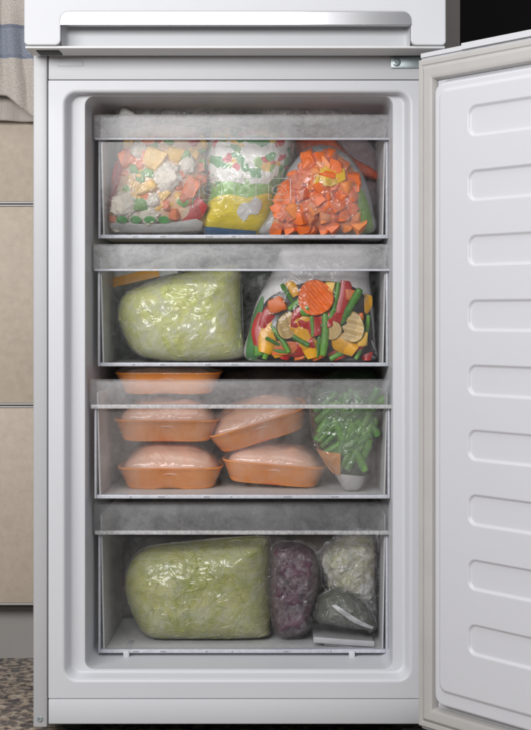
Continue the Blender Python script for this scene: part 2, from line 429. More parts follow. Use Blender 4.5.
# ---- open freezer door
TH = R(48.0); DV = Vector((math.cos(TH), -math.sin(TH), 0)); NV = Vector((-math.sin(TH), -math.cos(TH), 0))
piv = Vector((XR - .006, -.040, 0)); a = math.pi - TH
off = Vector((.006 * math.cos(a) - .034 * math.sin(a), .006 * math.sin(a) + .034 * math.cos(a), 0))
D0 = piv + off
d0 = CD + D0.y
DT = CH + (314 - 55.5) * d0 / FPX; DBt = CH - (728.5 - 314) * d0 / FPX
DW = XR - XL
fd = empty('freezer_door', (D0.x, D0.y, DBt)); fd.parent = fr; fd.location = Vector(fd.location) - Vector(fr.location); fd['_w'] = [D0.x, D0.y, DBt]
def DD(s, n, z): return D0 + DV * s + NV * n + Vector((0, 0, z))
bm = bmesh.new(); bmesh.ops.create_cube(bm, size=1)
for v in bm.verts: v.co = Vector(((v.co.x + .5) * DW, (v.co.y - .5) * .056, DBt + (v.co.z + .5) * (DT - DBt)))
bmesh.ops.bevel(bm, geom=bm.edges[:], offset=.004, segments=3, profile=.5, affect='EDGES')
b = MB(); bm.verts.index_update()
b.add([DD(v.co.x, v.co.y, v.co.z) for v in bm.verts], [[v.index for v in f.verts] for f in bm.faces]); bm.free()
b.build('door_shell', M['white'], fd)
# top trim strip with its small step
b = MB()
for s0, s1, n0, n1, z0_, z1_ in ((.004, .080, -.05, .0035, DT - .0045, DT + .0015), (.0802, DW - .004, -.05, .006, DT - .0045, DT + .0040)):
    pts = [DD(s, n_, z_) for s in (s0, s1) for n_ in (n0, n1) for z_ in (z0_, z1_)]
    b.add(pts, [(0, 1, 3, 2), (4, 6, 7, 5), (0, 4, 5, 1), (2, 3, 7, 6), (0, 2, 6, 4), (1, 5, 7, 3)])
b.build('top_trim', M['white'], fd, smooth=0)
# gasket
prof = [(.0015, .0005), (.0015, .006), (.004, .0085), (.009, .0085), (.0105, .0070), (.012, .0085), (.016, .0115), (.026, .0120), (.030, .0100), (.0325, .0050), (.0325, .0005)]
gi = .006
rg = []
for i_, n_ in prof:
    i_ += .001
    zt, zb = DT - gi - i_, DBt + .004 + i_
    rg.append([DD(i_, n_, zb), DD(DW - i_, n_, zb), DD(DW - i_, n_, zt), DD(i_, n_, zt)])
gk = MB().loft(rg).build('gasket', M['gasket'], fd, smooth=30)
# inner panel height field
ps0, ps1 = .0345, DW - .0345
pz0, pz1 = DBt + .040, DT - .040
def sd_rr(x, y, cx, cy, hx, hy, r):
    qx = abs(x - cx) - hx + r; qy = abs(y - cy) - hy + r
    return math.hypot(max(qx, 0), max(qy, 0)) + min(max(qx, qy), 0) - r
def sst(a, b_, x):
    t = min(1, max(0, (x - a) / (b_ - a))); return t * t * (3 - 2 * t)
grooves = [CH + .2575 - .0864 * i for i in range(9)]
pcx, pcz, phx, phz = (ps0 + ps1) / 2, (pz0 + pz1) / 2, (ps1 - ps0) / 2, (pz1 - pz0) / 2
def hpanel(s, z):
    d = -sd_rr(s, z, pcx, pcz, phx, phz, .022)
    h = .0006 + .017 * sst(0.0, .010, d) + .0030 * sst(.0, .004, -sd_rr(s, z, pcx, pcz + .005, phx - .0165, phz - .0215, .014))
    for g in grooves:
        if abs(z - g) < .03:
            q = sd_rr(s, z, DW / 2, g, DW / 2 - .1055, .0195, .0115)
            h -= .0034 * sst(.0009, -.0013, q)
    return h
def axis(a, b_, step): 
    n_ = max(2, int((b_ - a) / step)); return [a + (b_ - a) * i / n_ for i in range(n_ + 1)]
sx_ = axis(ps0, .13, .0011) + axis(.13, DW - .13, .012)[1:] + axis(DW - .13, ps1, .0016)[1:]
zz_ = axis(pz0, pz1, .0014)
b = MB(); nx = len(sx_)
vv = [DD(s, hpanel(s, z), z) for z in zz_ for s in sx_]
ff = [(j * nx + i, j * nx + i + 1, (j + 1) * nx + i + 1, (j + 1) * nx + i) for j in range(len(zz_) - 1) for i in range(nx - 1)]
b.add(vv, ff); b.build('inner_panel', M['door_in'], fd, smooth=180)

# ================================================================ DRAWERS
def drawer_mats(tagn, base, patch, grain, fb, fp, fgr, frost, wisp=.30):
    return (frosted('drawer_front_' + tagn, base, patch, grain, frost=frost), frosted('drawer_lip_' + tagn, fb, fp, fgr, frost=(.95, .955, .97), pscale=26, gscale=210, rough=.38, gloss=.5, wisp=wisp))
M['d_side'] = frosted('drawer_side', .85, .15, .12, frost=(.94, .94, .95), gloss=.3)
M['d_floor'] = frosted('drawer_floor', .9, .2, .2, frost=(.95, .95, .95), gloss=.3)
M['d_rim'] = frosted('drawer_rim', .88, .10, .30, tint=(.88, .90, .97), frost=(.88, .90, .97), gloss=.6)
M['lip_frost'] = frosted('lip_frost', .62, .2, .7, frost=(.86, .86, .87), gloss=.3)
M['emboss'] = frosted('embossed_line', .85, .0, .05, frost=(.92, .92, .92), gloss=1.0)

DX0, DX1 = X(93.5, .085), X(390.8, .085)
DEPTH = .36
drawers = [
    # top, lip bottom, bottom (photo pixels), front depth, mats, label
    (114.0, 138.8, 238.4, .085, drawer_mats('one', .004, .07, .05, .25, .22, .12, (.82, .81, .80)), 'clear frosted top freezer drawer holding bags of mixed vegetables'),
    (244.0, 270.0, 366.3, .080, drawer_mats('two', .000, .05, .05, .21, .20, .12, (.80, .81, .80)), 'clear frosted second freezer drawer holding pale green bag and grilled vegetables'),
    (379.5, 407.5, 498.5, .045, drawer_mats('three', .045, .14, .05, .075, .10, .07, (.86, .82, .80), .12), 'clear frosted third freezer drawer, pulled out slightly, holding orange meat trays'),
    (503.0, 533.5, 653.0, .085, drawer_mats('four', .000, .06, .04, .115, .09, .08, (.74, .75, .77), .10), 'clear frosted bottom freezer drawer holding green and purple bags'),
]
INFO = []
for di, (t_, l_, bt, Yf, (mf, ml), lab) in enumerate(drawers):
    zt, zl, zb = Z(t_, Yf), Z(l_, Yf), Z(bt, Yf + .012)
    xm = (DX0 + DX1) / 2
    dr = empty('freezer_drawer', (xm, Yf + .18, zb), lab, 'drawer', 'freezer drawers')
    px0_, px1_ = DX0 + .0055, DX1 - .0035          # front panel is a little narrower than the lip
    Yp = Yf + .012
    # front panel sheet
    fp = MB().box(px0_ + .0036, px1_ - .0036, Yp, Yp + .0025, zb + .0058, zt - .003).build('front_panel', mf, dr, smooth=0)
    # rim: U-shaped thick edge
    b = MB()
    b.box(px0_, px0_ + .0034, Yp - .001, Yp + .010, zb, zl - .0005, .0008)
    b.box(px1_ - .0034, px1_, Yp - .001, Yp + .010, zb, zl - .0005, .0008)
    b.box(px0_ + .0036, px1_ - .0036, Yp - .001, Yp + .010, zb, zb + .0056, .0008)
    b.build('rim', M['d_rim'], dr)
    # lip: hollow pull handle standing proud of the front
    b = MB(); zt2 = zt; 
    prof = [(Yp - .0005, zt2), (Yf + .003, zt2), (Yf + .0008, zt2 - .0015), (Yf, zt2 - .004), (Yf, zl + .0045), (Yf + .0008, zl + .001), (Yf + .003, zl)]
    inn = [(Yf + .0055, zl), (Yf + .0032, zl + .003), (Yf + .0024, zl + .006), (Yf + .0024, zt2 - .005), (Yf + .004, zt2 - .0024), (Yp - .0005, zt2 - .0024)]
    pl = prof + inn
    # outward bowed ends
    rg = []
    for xx in (DX0, DX0 + .003, DX1 - .003, DX1): rg.append([(xx, y_ + (.002 if xx in (DX0, DX1) else 0), z_) for y_, z_ in pl])
    b.loft(rg, cap0=True, cap1=True)
    lip = b.build('handle_lip', ml, dr, smooth=40)
    b = MB(); b.box(DX0 + .002, DX1 - .002, Yf - .0007, Yf + .0052, zl - .0016, zl + (.0042 if di >= 2 else .0016), .0006)
    b.build('lip_edge', M['d_rim'] if di < 2 else M['lip_frost'], lip)
    # sides, floor, back
    zs = zt - .020
    for xa, xb in ((px0_ + .003, px0_ + .0052), (px1_ - .0052, px1_ - .003)):
        sgn = 1 if xa < xm else -1
        pts = []
        for (yy, ins_) in ((Yp + .003, 0.0), (Yp + DEPTH, .004)):
            for zz2, dxx in ((zb + .0046, .004), (zs, 0.0)):
                for xx in (xa, xb): pts.append((xx + sgn * (ins_ + dxx), yy, zz2))
        MB().add(pts, [(0, 1, 3, 2), (4, 6, 7, 5), (0, 4, 5, 1), (2, 3, 7, 6), (0, 2, 6, 4), (1, 5, 7, 3)]).build('side_wall', M['d_side'], dr, smooth=0)
    MB().box(px0_ + .0052, px1_ - .0052, Yp + .0105, Yp + DEPTH, zb + .0012, zb + .0034).build('bottom', M['d_floor'], dr, smooth=0)
    MB().box(px0_ + .010, px1_ - .010, Yp + DEPTH + .0005, Yp + DEPTH + .0027, zb + .003, zs).build('back_wall', M['d_side'], dr, smooth=0)
    # moulded marks along the lower edge
    b = MB()
    for q in (.12, .215, .37, .46, .64, .80):
        xx = px0_ + (px1_ - px0_) * q
        b.box(xx, xx + random.uniform(.002, .012), Yp - .0016, Yp - .0011, zb + .0016, zb + .0034)
    b.build('moulded_marks', pbr('mark_plastic', (.32, .33, .37), .5), dr, smooth=0, kind='stuff')
    INFO.append(dict(Yf=Yf, Yp=Yp, floor=zb + .0036, x0=px0_ + .006, x1=px1_ - .006, zt=zt, root=dr, fp=fp))

# embossed storage icons on the top drawer's front
fp = INFO[0]['fp']; Ye = INFO[0]['Yp'] - .0004
def line(pts, closed=False, r=.00042):
    q = [P(x_, y_, Ye) for x_, y_ in pts]
    if closed: q.append(q[0])
    return MB().tube(q, r, 5)
def sq(px0, py0, px1, py1, r):
    pts = []
    for cx, cy_, a0 in ((px1 - r, py0 + r, -90), (px1 - r, py1 - r, 0), (px0 + r, py1 - r, 90), (px0 + r, py0 + r, 180)):
        for i in range(4): a_ = R(a0 + 30 * i); pts.append((cx + r * math.cos(a_), cy_ + r * math.sin(a_)))
    return pts
def icon(px0, strokes):
    b = line(sq(px0, 178.5, px0 + 22, 200, 2), True)
    for s_ in strokes:
        t = line([(px0 + x_, 178.5 + y_) for x_, y_ in s_]); b.add(t.v, t.f)
    b.build('embossed_icon', M['emboss'], fp, smooth=0)
icon(199.5, [[(3, 11), (6, 7), (11, 6), (16, 8), (19, 11)], [(3, 11), (6, 15), (11, 16.5), (16, 14.5), (19, 11)], [(6, 11), (12, 11), (15, 8.5)], [(10, 11), (12, 14)]])
icon(234.0, [[(5, 5), (11, 16), (17, 5)], [(7, 8.5), (15, 8.5)], [(11, 16), (11, 19)], [(8, 19), (14, 19)]])
icon(268.5, [[(3, 12), (7, 7), (12, 6), (16, 9), (19, 13), (15, 16), (9, 16), (5, 14), (3, 12)], [(8, 12), (11, 9.5), (14, 11), (12, 14), (9, 14)], [(16, 9), (18, 6)]])

# ================================================================ FOOD HELPERS
def catmull(pts, k=8):
    out = []; n = len(pts)
    for i in range(n):
        p0, p1, p2, p3 = (Vector(pts[(i + j) % n]) for j in (-1, 0, 1, 2))
        for t in range(k):
            t /= k
            out.append(.5 * ((2 * p1) + (-p0 + p2) * t + (2 * p0 - 5 * p1 + 4 * p2 - p3) * t * t + (-p0 + 3 * p1 - 3 * p2 + p3) * t ** 3))
    return out

class Pillow:
    """an inflated bag: outline given in the drawer-front view, real thickness in depth"""
    def __init__(s, pts, Y0, T, floor, seed=0, wr=.0025, fq=34, pw=2.8, q=.6, Tb=None, ridge=True):
        s.Y0, s.T, s.floor, s.seed, s.wr, s.fq, s.pw, s.q = Y0, T, floor, seed, wr, fq, pw, q
        s.Tb = Tb if Tb else T
        o = [P(p[0], p[1], Y0 - T * .5) for p in catmull([Vector(p) for p in pts])]
        o = [Vector((p.x, max(p.z, floor))) for p in o]
        s.c = sum(o, Vector((0, 0))) / len(o)
        s.N = 180; s.tab = [0] * s.N
        for k in range(s.N):
            a_ = 2 * math.pi * k / s.N; d_ = Vector((math.cos(a_), math.sin(a_))); best = .001
            for i in range(len(o)):
                p, q2 = o[i] - s.c, o[(i + 1) % len(o)] - s.c; e_ = q2 - p
                den = d_.x * e_.y - d_.y * e_.x
                if abs(den) < 1e-12: continue
                t = (p.x * e_.y - p.y * e_.x) / den; u = (p.x * d_.y - p.y * d_.x) / den
                if t > 0 and -1e-6 <= u <= 1 + 1e-6: best = max(best, t)
            s.tab[k] = best
    def Rr(s, a_):
        a_ = (a_ / (2 * math.pi)) % 1 * s.N; i = int(a_); f = a_ - i
        return s.tab[i % s.N] * (1 - f) + s.tab[(i + 1) % s.N] * f
    def r(s, x, z):
        d = Vector((x, z)) - s.c; return d.length / s.Rr(math.atan2(d.y, d.x)) if d.length > 1e-6 else 0
    def prof(s, r_): return max(0, 1 - min(r_, 1) ** s.pw) ** s.q
    def wrinkle(s, x, z, sd=0):
        v = Vector((x * s.fq, z * s.fq, s.seed * 7.3 + sd)); n1 = noise.noise(v + Vector((noise.noise(v * .7) * 1.2, 0, 3)))
        n2 = noise.noise(v * 2.3 + Vector((5, 1, 0)))
        return (1 - abs(n1) * 1.8) * .65 + (1 - abs(n2) * 1.8) * .35
    def front(s, x, z, sd=0, wr=None):
        r_ = s.r(x, z); w_ = s.wr if wr is None else wr
        return s.Y0 - s.T * s.prof(r_) - w_ * s.wrinkle(x, z, sd) * min(1, (1 - min(r_, 1)) * 6 + .15)
    def mesh(s, name, mat, parent, off=0.0, grow=0.0, nr=34, na=120, sd=0, wr=None, back=True, edge=0.0, smooth=180, **kw):
        b = MB(); fr_, bk = [], []
        for i in range(nr + 1):
            t = 1 - (1 - i / nr) ** 1.5
            F, B = [], []
            for j in range(na):
                a_ = 2 * math.pi * j / na
                rad = s.Rr(a_) * t
                rad *= 1 + edge * noise.noise(Vector((math.cos(a_) * 4, math.sin(a_) * 4, s.seed + 9))) * t
                rad += grow * t
                x, z = s.c.x + rad * math.cos(a_), max(s.c.y + rad * math.sin(a_), s.floor - (.0004 if grow else 0))
                y = s.front(x, z, sd, wr) - off * (1 if t < 1 else 0)
                F.append((x, y, z))
                yb = s.Y0 + s.Tb * s.prof(t) + (s.wr * .6 * s.wrinkle(x + 3, z, sd) if t < 1 else 0) + off * (1 if t < 1 else 0)
                B.append((x, yb, z))
            fr_.append(F); bk.append(B)
        b.loft(fr_[1:], flip=False)
        b.add([fr_[0][0]] + fr_[1], [(0, 1 + (j + 1) % na, 1 + j) for j in range(na)])
        if back:
            b.loft([fr_[-1]] + bk[1:][::-1][1:])
            b.add([bk[0][0]] + bk[1], [(0, 1 + j, 1 + (j + 1) % na) for j in range(na)])
        bmv = b.build(name, mat, parent, smooth=smooth, **kw)
        bm = bmesh.new(); bm.from_mesh(bmv.data); bmesh.ops.remove_doubles(bm, verts=bm.verts, dist=1e-5)
        bmesh.ops.recalc_face_normals(bm, faces=bm.faces)
        for f in bm.faces: f.smooth = True
        bm.to_mesh(bmv.data); bm.free()
        return bmv
    def patch(s, name, mat, parent, poly, off=.0008, nr=10, na=60, smoothp=True, sd=0, wr=None, **kw):
        Yr = s.Y0 - s.T * .8
        o = [P(p[0], p[1], Yr) for p in (catmull([Vector(p) for p in poly], 6) if smoothp else [Vector(p) for p in poly])]
        if not smoothp:
            o2 = []
            for i in range(len(o)):
                for k in range(8): o2.append(o[i].lerp(o[(i + 1) % len(o)], k / 8))
            o = o2
        c = sum(o, Vector()) / len(o); b = MB(); rg = []
        for i in range(1, nr + 1):
            rg.append([])
            for p in o:
                q2 = c.lerp(p, i / nr); rg[-1].append((q2.x, s.front(q2.x, max(q2.z, s.floor), sd, wr) - off, max(q2.z, s.floor + .0003)))
        b.loft(rg); m_ = len(o)
        b.add([(c.x, s.front(c.x, c.z, sd, wr) - off, c.z)] + rg[0], [(0, 1 + j, 1 + (j + 1) % m_) for j in range(m_)])
        o_ = b.build(name, mat, parent, smooth=180, **kw)
        return o_
    def base(s): return (s.c.x, s.Y0, s.floor)

def shreds(pil, name, mats, parent, n, lmin, lmax, wid, lift=.0008, rmax=.97):
    b = MB()
    for _ in range(n):
        for _t in range(20):
            a_ = random.uniform(0, 2 * math.pi); r_ = math.sqrt(random.random()) * rmax
            rad = pil.Rr(a_) * r_; x, z = pil.c.x + rad * math.cos(a_), pil.c.y + rad * math.sin(a_)
            if z > pil.floor + .002: break
        d = random.uniform(0, 2 * math.pi) if random.random() < .4 else random.gauss(.25, .55)
        cur = random.gauss(0, 55); ln = random.uniform(lmin, lmax); wd = wid * random.uniform(.6, 1.4)
        k = 6; h = random.uniform(.0002, lift); tw = random.uniform(-.0006, .0006); L_, R_ = [], []
        for i in range(k + 1):
            nx_, nz_ = -math.sin(d), math.cos(d); w2 = wd * (.35 + .65 * math.sin(math.pi * (i + .6) / (k + 1.2)))
            zz2 = max(z, pil.floor + .001); y = pil.front(x, zz2) - h
            L_.append((x + nx_ * w2, y - tw, zz2 + nz_ * w2)); R_.append((x - nx_ * w2, y + tw, zz2 - nz_ * w2))
            x += math.cos(d) * ln / k; z += math.sin(d) * ln / k; d += cur * ln / k
            if pil.r(x, z) > .985: break
        m_ = len(L_)
        if m_ < 3: continue
        b.add(L_ + R_, [(i, i + 1, m_ + i + 1, m_ + i) for i in range(m_ - 1)], random.randrange(len(mats)))
    return b.build(name, mats, parent, smooth=180, kind='stuff')

def place(name, me, loc, rot, scale, label, cat, group):
    o = bpy.data.objects.new(name, me); COL.objects.link(o)
    o.location = loc; o.rotation_euler = rot; o.scale = scale if isinstance(scale, (tuple, list)) else (scale,) * 3
    return tag(o, label, cat, group)

def mesh_of(b, name, mats, smooth=60):
    o = b.build(name, mats, smooth=smooth); me = o.data; bpy.data.objects.remove(o); return me

# --- piece meshes, unit size about 1 (scaled on placing); Y is towards depth
def lump(seed, n=3, amp=.25, fq=2.2, bobble=0.0):
    bm = bmesh.new(); bmesh.ops.create_icosphere(bm, subdivisions=n, radius=.5)
    for v in bm.verts:
        q = v.co.normalized(); k = 1 + amp * noise.noise(q * fq + Vector((seed * 3.1, 0, 0)))
        if bobble:
            c, _pts = noise.voronoi(q * 3.4 + Vector((seed, 0, 0)))
            k += bobble * (.5 - c[0]) * 1.4 + bobble * .5 * noise.noise(q * 9)
        v.co = q * .5 * k
    b = MB(); bm.verts.index_update(); b.add([v.co[:] for v in bm.verts], [[v.index for v in f.verts] for f in bm.faces]); bm.free(); return b
def cube_piece(seed):
    rnd = random.Random(seed); bm = bmesh.new(); bmesh.ops.create_cube(bm, size=1)
    for v in bm.verts: v.co += Vector((rnd.uniform(-.2, .2), rnd.uniform(-.16, .16), rnd.uniform(-.2, .2)))
    bmesh.ops.bevel(bm, geom=bm.edges[:], offset=.11, segments=3, profile=.5, affect='EDGES')
    b = MB(); bm.verts.index_update(); b.add([v.co[:] for v in bm.verts], [[v.index for v in f.verts] for f in bm.faces]); bm.free(); return b
def chunk_piece(seed, fl=1.0):
    rnd = random.Random(seed * 7 + 1); bm = bmesh.new(); bmesh.ops.create_cube(bm, size=.8)
    for v in bm.verts: v.co += Vector((rnd.uniform(-.2, .2), rnd.uniform(-.15, .15), rnd.uniform(-.2, .2)))
    bmesh.ops.subdivide_edges(bm, edges=bm.edges[:], cuts=3, use_grid_fill=True)
    for v in bm.verts:
        q = v.co.normalized() * .52; v.co = v.co.lerp(q, .38) + v.co.normalized() * .07 * noise.noise(v.co * 5 + Vector((seed, 0, 0)))
        v.co.y *= fl
    b = MB(); bm.verts.index_update(); b.add([v.co[:] for v in bm.verts], [[v.index for v in f.verts] for f in bm.faces]); bm.free(); return b
def bean_piece(seed, bend=.12):
    rnd = random.Random(seed); n = 9; pts, rad = [], []
    for i in range(n):
        t = i / (n - 1); pts.append((bend * math.sin(math.pi * t) * rnd.choice((1,)), 0, t - .5))
        rad.append(.085 * (.8 if i in (0, n - 1) else 1) * (1 + .05 * math.sin(i * 2.1 + seed)))
    return MB().tube(pts, rad, 10)
def slice_piece(seed, ridges=5, amp=.035, th=.16):
    """crinkle-cut disc facing -Y: rim ring (mat 0) and cut face (mat 1)"""
    b = MB(); na, nr = 40, 12
    def pt(i, j, side):
        a_ = 2 * math.pi * j / na; r_ = .5 * i / nr * (1 + .03 * math.sin(3 * a_ + seed))
        x, z = r_ * math.cos(a_), r_ * math.sin(a_)
        return (x, side * th / 2 + amp * math.sin((x * .5 + z * .87) * 2 * math.pi * ridges), z)
    for side, mi in ((-1, 1), (1, 1)):
        rg = [[pt(i, j, side) for j in range(na)] for i in range(1, nr + 1)]
        b.loft(rg, mi=1); b.add([pt(0, 0, side)] + rg[0], [(0, 1 + j, 1 + (j + 1) % na) for j in range(na)], 1)
    e = [pt(nr, j, -1) for j in range(na)]; f = [pt(nr, j, 1) for j in range(na)]
    md = [((p[0] + q[0]) / 2 * 1.05, (p[1] + q[1]) / 2, (p[2] + q[2]) / 2 * 1.05) for p, q in zip(e, f)]
    b.loft([e, md, f], mi=0); return b
def strip_piece(seed, bend=.25, w=.16, th=.05):
    n = 10; rg = []
    for i in range(n):
        t = i / (n - 1); a_ = bend * 3 * (t - .5); ww = w * (.45 + .55 * math.sin(math.pi * (t * .86 + .07)))
        c = Vector((bend * (math.cos(a_ * 1.1) - 1) * 1.6, 0, t - .5)); u = Vector((math.cos(a_), 0, math.sin(a_) * .6))
        ring = []
        for k in range(10):
            q = 2 * math.pi * k / 10; cc = math.cos(q); ss = math.sin(q)
            ring.append(c + u * (ww * cc) + Vector((0, -(th * ss) + .06 * cc * cc, 0)))
        rg.append(ring)
    return MB().loft(rg, cap0=True, cap1=True)

def food(name, col, col2=None, rough=.4, nscale=30, sss=.15, bstr=.15, bscale=120): return pbr(name, col, rough, col2=col2, nscale=nscale, sss=sss, bstr=bstr, bscale=bscale)
M['carrot'] = food('carrot_orange', (.78, .19, .035), (.62, .13, .02), nscale=60)
M['carrot_face'] = food('carrot_cut', (.88, .20, .03), (.74, .12, .015), nscale=40)
M['cubes'] = food('orange_dice', (.92, .20, .02), (.80, .13, .012), nscale=40)
M['cubes2'] = food('pale_orange_dice', (.95, .34, .09), (.88, .24, .05), nscale=40)
M['red'] = food('red_pepper', (.55, .02, .015), (.38, .012, .012), .25)
M['yellow'] = food('yellow_pepper', (.85, .45, .02), (.75, .33, .01), .28)
M['bean'] = food('green_bean', (.16, .38, .05), (.08, .25, .03), .35, nscale=20)
M['bean2'] = food('green_bean_dark', (.09, .27, .04), (.05, .17, .025), .4, nscale=20)
M['zuc_rim'] = food('zucchini_skin', (.05, .09, .02), (.02, .05, .01), .35)
M['zuc'] = food('zucchini_flesh', (.74, .56, .24), (.42, .24, .08), nscale=60)
M['cauli'] = food('cauliflower', (.80, .75, .64), (.70, .62, .50), .6, bstr=.4, bscale=500)
M['corn'] = food('sweetcorn', (.85, .55, .12), (.75, .42, .06))
M['aub'] = food('dark_aubergine', (.035, .02, .025), (.015, .01, .012), .3)

PM = {
    'cauli': [mesh_of(lump(i, 4, .2, 2.0, .28), 'floret', M['cauli'], 180) for i in range(3)],
    'cube': [mesh_of(chunk_piece(i + 80), 'dice', M['cubes'], 60) for i in range(5)],
    'cube2': [mesh_of(chunk_piece(i + 90), 'dice', M['cubes2'], 60) for i in range(4)],
    'bean': [mesh_of(bean_piece(i, .012 * i), 'bean', M['bean'] if i % 2 else M['bean2']) for i in range(4)],
    'carrot': [mesh_of(slice_piece(i), 'carrot', [M['carrot'], M['carrot_face']], 50) for i in range(2)],
    'zuc': [mesh_of(slice_piece(i + 4, 3, .025, .18), 'zucchini', [M['zuc_rim'], M['zuc']], 50) for i in range(2)],
    'red': [mesh_of(strip_piece(i, .06 + .07 * i), 'red_strip', M['red']) for i in range(3)],
    'yel': [mesh_of(strip_piece(i, .08 + .10 * i), 'yellow_strip', M['yellow']) for i in range(3)],
    'ora': [mesh_of(chunk_piece(i + 20), 'orange_chunk', M['carrot']) for i in range(4)],
    'corn': [mesh_of(lump(i + 40, 2, .2, 1.5), 'corn', M['corn']) for i in range(2)],
    'grn': [mesh_of(chunk_piece(i + 50), 'green_chunk', M['bean']) for i in range(4)],
    'ylc': [mesh_of(chunk_piece(i + 60), 'yellow_chunk', M['corn']) for i in range(4)],
}
def filler(kinds, n, x0, x1, y0, y1, smin, smax, seed, ok):
    rnd = random.Random(seed); out = []
    while len(out) < n:
        px, py = rnd.uniform(x0, x1), rnd.uniform(y0, y1)
        if ok(px, py): out.append((rnd.choice(kinds), px, py, rnd.uniform(smin, smax), rnd.uniform(0, 180)))
    return out
def on(pil, px, py, sink=0.0):
    Yr = pil.Y0 - pil.T * .85; p = P(px, py, Yr); return Vector((p.x, pil.front(p.x, max(p.z, pil.floor), 0, 0) + sink, max(p.z, pil.floor + .003)))

M['film'] = film('clear_food_film', .02)
M['film_milk'] = film('milky_food_film', .08, 1.0, 26)
M['film_veg'] = film('frosty_vegetable_film', .06, 1.0, 30)
M['film_cab'] = film('cloudy_bag_film', .11, .9, 14, rough=.22, gloss=1.1, crease_glint=.22, cscale=9)
M['film_crush'] = film('crushed_bag_film', .045, 1.2, 32, crease_glint=.08, cscale=20)
M['film_clear'] = film('tight_clear_film', .01, .6, 16, gloss=.55, rough=.16)
M['film_cab2'] = film('cloudy_bag_film_thin', .07, .9, 14, rough=.22, gloss=1.1, crease_glint=.12, cscale=9)
M['film_frost'] = film('frosted_food_film', .30, .8, 24, gloss=.8)
M['cling'] = film('cling_film', .05, .5, 14, gloss=.7)

def printbag(name, col, col2=None, nscale=12, rough=.32):
    """printed bag foil with crinkle relief"""
    m = pbr(name, col, rough, col2=col2 or tuple(c * .92 for c in col), nscale=nscale); nt = m.node_tree
    v = objco(nt); n1 = noise_n(nt, v, 30, 4, .55, 1.2); b = bump(nt, n1.outputs['Fac'], .4, .006)
    p = [n for n in nt.nodes if n.type == 'BSDF_PRINCIPLED'][0]; L(nt, b.outputs[0], p.inputs['Normal']); return m

# ================================================================ DRAWER 1
I = INFO[0]; F1 = I['floor']
# left bag: mixed vegetables
pA = Pillow([(128, 128), (165, 122), (200, 128), (206, 160), (207, 205), (203, 229), (165, 233), (125, 233), (105, 228), (110, 195), (119, 155)], .165, .040, F1, 1, .002)
bagA = empty('vegetable_bag', pA.base(), 'clear bag of mixed cauliflower, carrot and pepper with green ovals along its base', 'bag')
M['pale_in'] = printbag('pale_bag_lining', (.74, .60, .42), (.78, .40, .18), 38)
pA.mesh('lining', M['pale_in'], bagA, wr=.001, grow=-.002)
GA = 'vegetable pieces in the mixed vegetable bag'
def pieces(pil, rows, where, grp, sink=.004):
    for kind, px, py, sz, ang, *rest in rows:
        me = random.choice(PM[kind]); s_ = S(sz, pil.Y0) * (1.15 if pil is globals().get('pI') and kind in ('bean', 'red', 'yel', 'zuc') else 1.0)
        nm, cat, desc = {'cauli': ('cauliflower_floret', 'cauliflower', 'white cauliflower floret'), 'cube': ('carrot_dice', 'carrot', 'bright orange diced cube'), 'cube2': ('carrot_dice', 'carrot', 'pale frosted orange diced cube'),
            'bean': ('green_bean', 'green bean', 'cut green bean'), 'carrot': ('carrot_slice', 'carrot', 'crinkle cut round carrot slice'), 'zuc': ('courgette_slice', 'courgette', 'grilled courgette slice with dark skin'),
            'red': ('red_pepper_strip', 'pepper', 'red pepper strip'), 'yel': ('yellow_pepper_strip', 'pepper', 'yellow pepper strip'), 'ora': ('carrot_chunk', 'carrot', 'orange carrot chunk'), 'corn': ('sweetcorn_kernel', 'sweetcorn', 'yellow sweetcorn kernel'),
            'grn': ('green_pepper_chunk', 'pepper', 'green pepper chunk'), 'ylc': ('yellow_pepper_chunk', 'pepper', 'yellow pepper chunk')}[kind]
        sc_ = [s_, s_, s_]
        if rest: sc_ = [s_ * rest[0], s_ * rest[0], s_]
        if kind in ('red', 'yel'): sc_[0] *= 1.9
        if kind in ('ora', 'ylc', 'grn') and not rest: sc_[0] *= random.uniform(.55, 1.15)
        if kind in ('cauli', 'ora', 'ylc', 'grn', 'corn'): sc_[1] *= .6
        dep = sc_[1] * .3 if kind in ('cauli', 'ora', 'ylc', 'grn', 'corn', 'cube', 'cube2') else .001
        loc = on(pil, px, py, sink - dep - (.004 if kind == 'carrot' else 0))
        hz = s_ * (.5 * abs(math.cos(R(ang))) + .13 if kind in ('bean', 'red', 'yel') else .62 if kind.startswith('cube') else .5)
        loc.z = max(loc.z, pil.floor + hz)
        tx, ty = random.uniform(-.15, .15), random.uniform(-.3, .3)
        if kind.startswith('cube'): tx, ty = random.uniform(-.7, .7), random.uniform(-.7, .7)
        place(nm, me, loc, (tx, R(ang), ty), tuple(sc_), desc + ' ' + where, cat, grp + ': ' + desc)
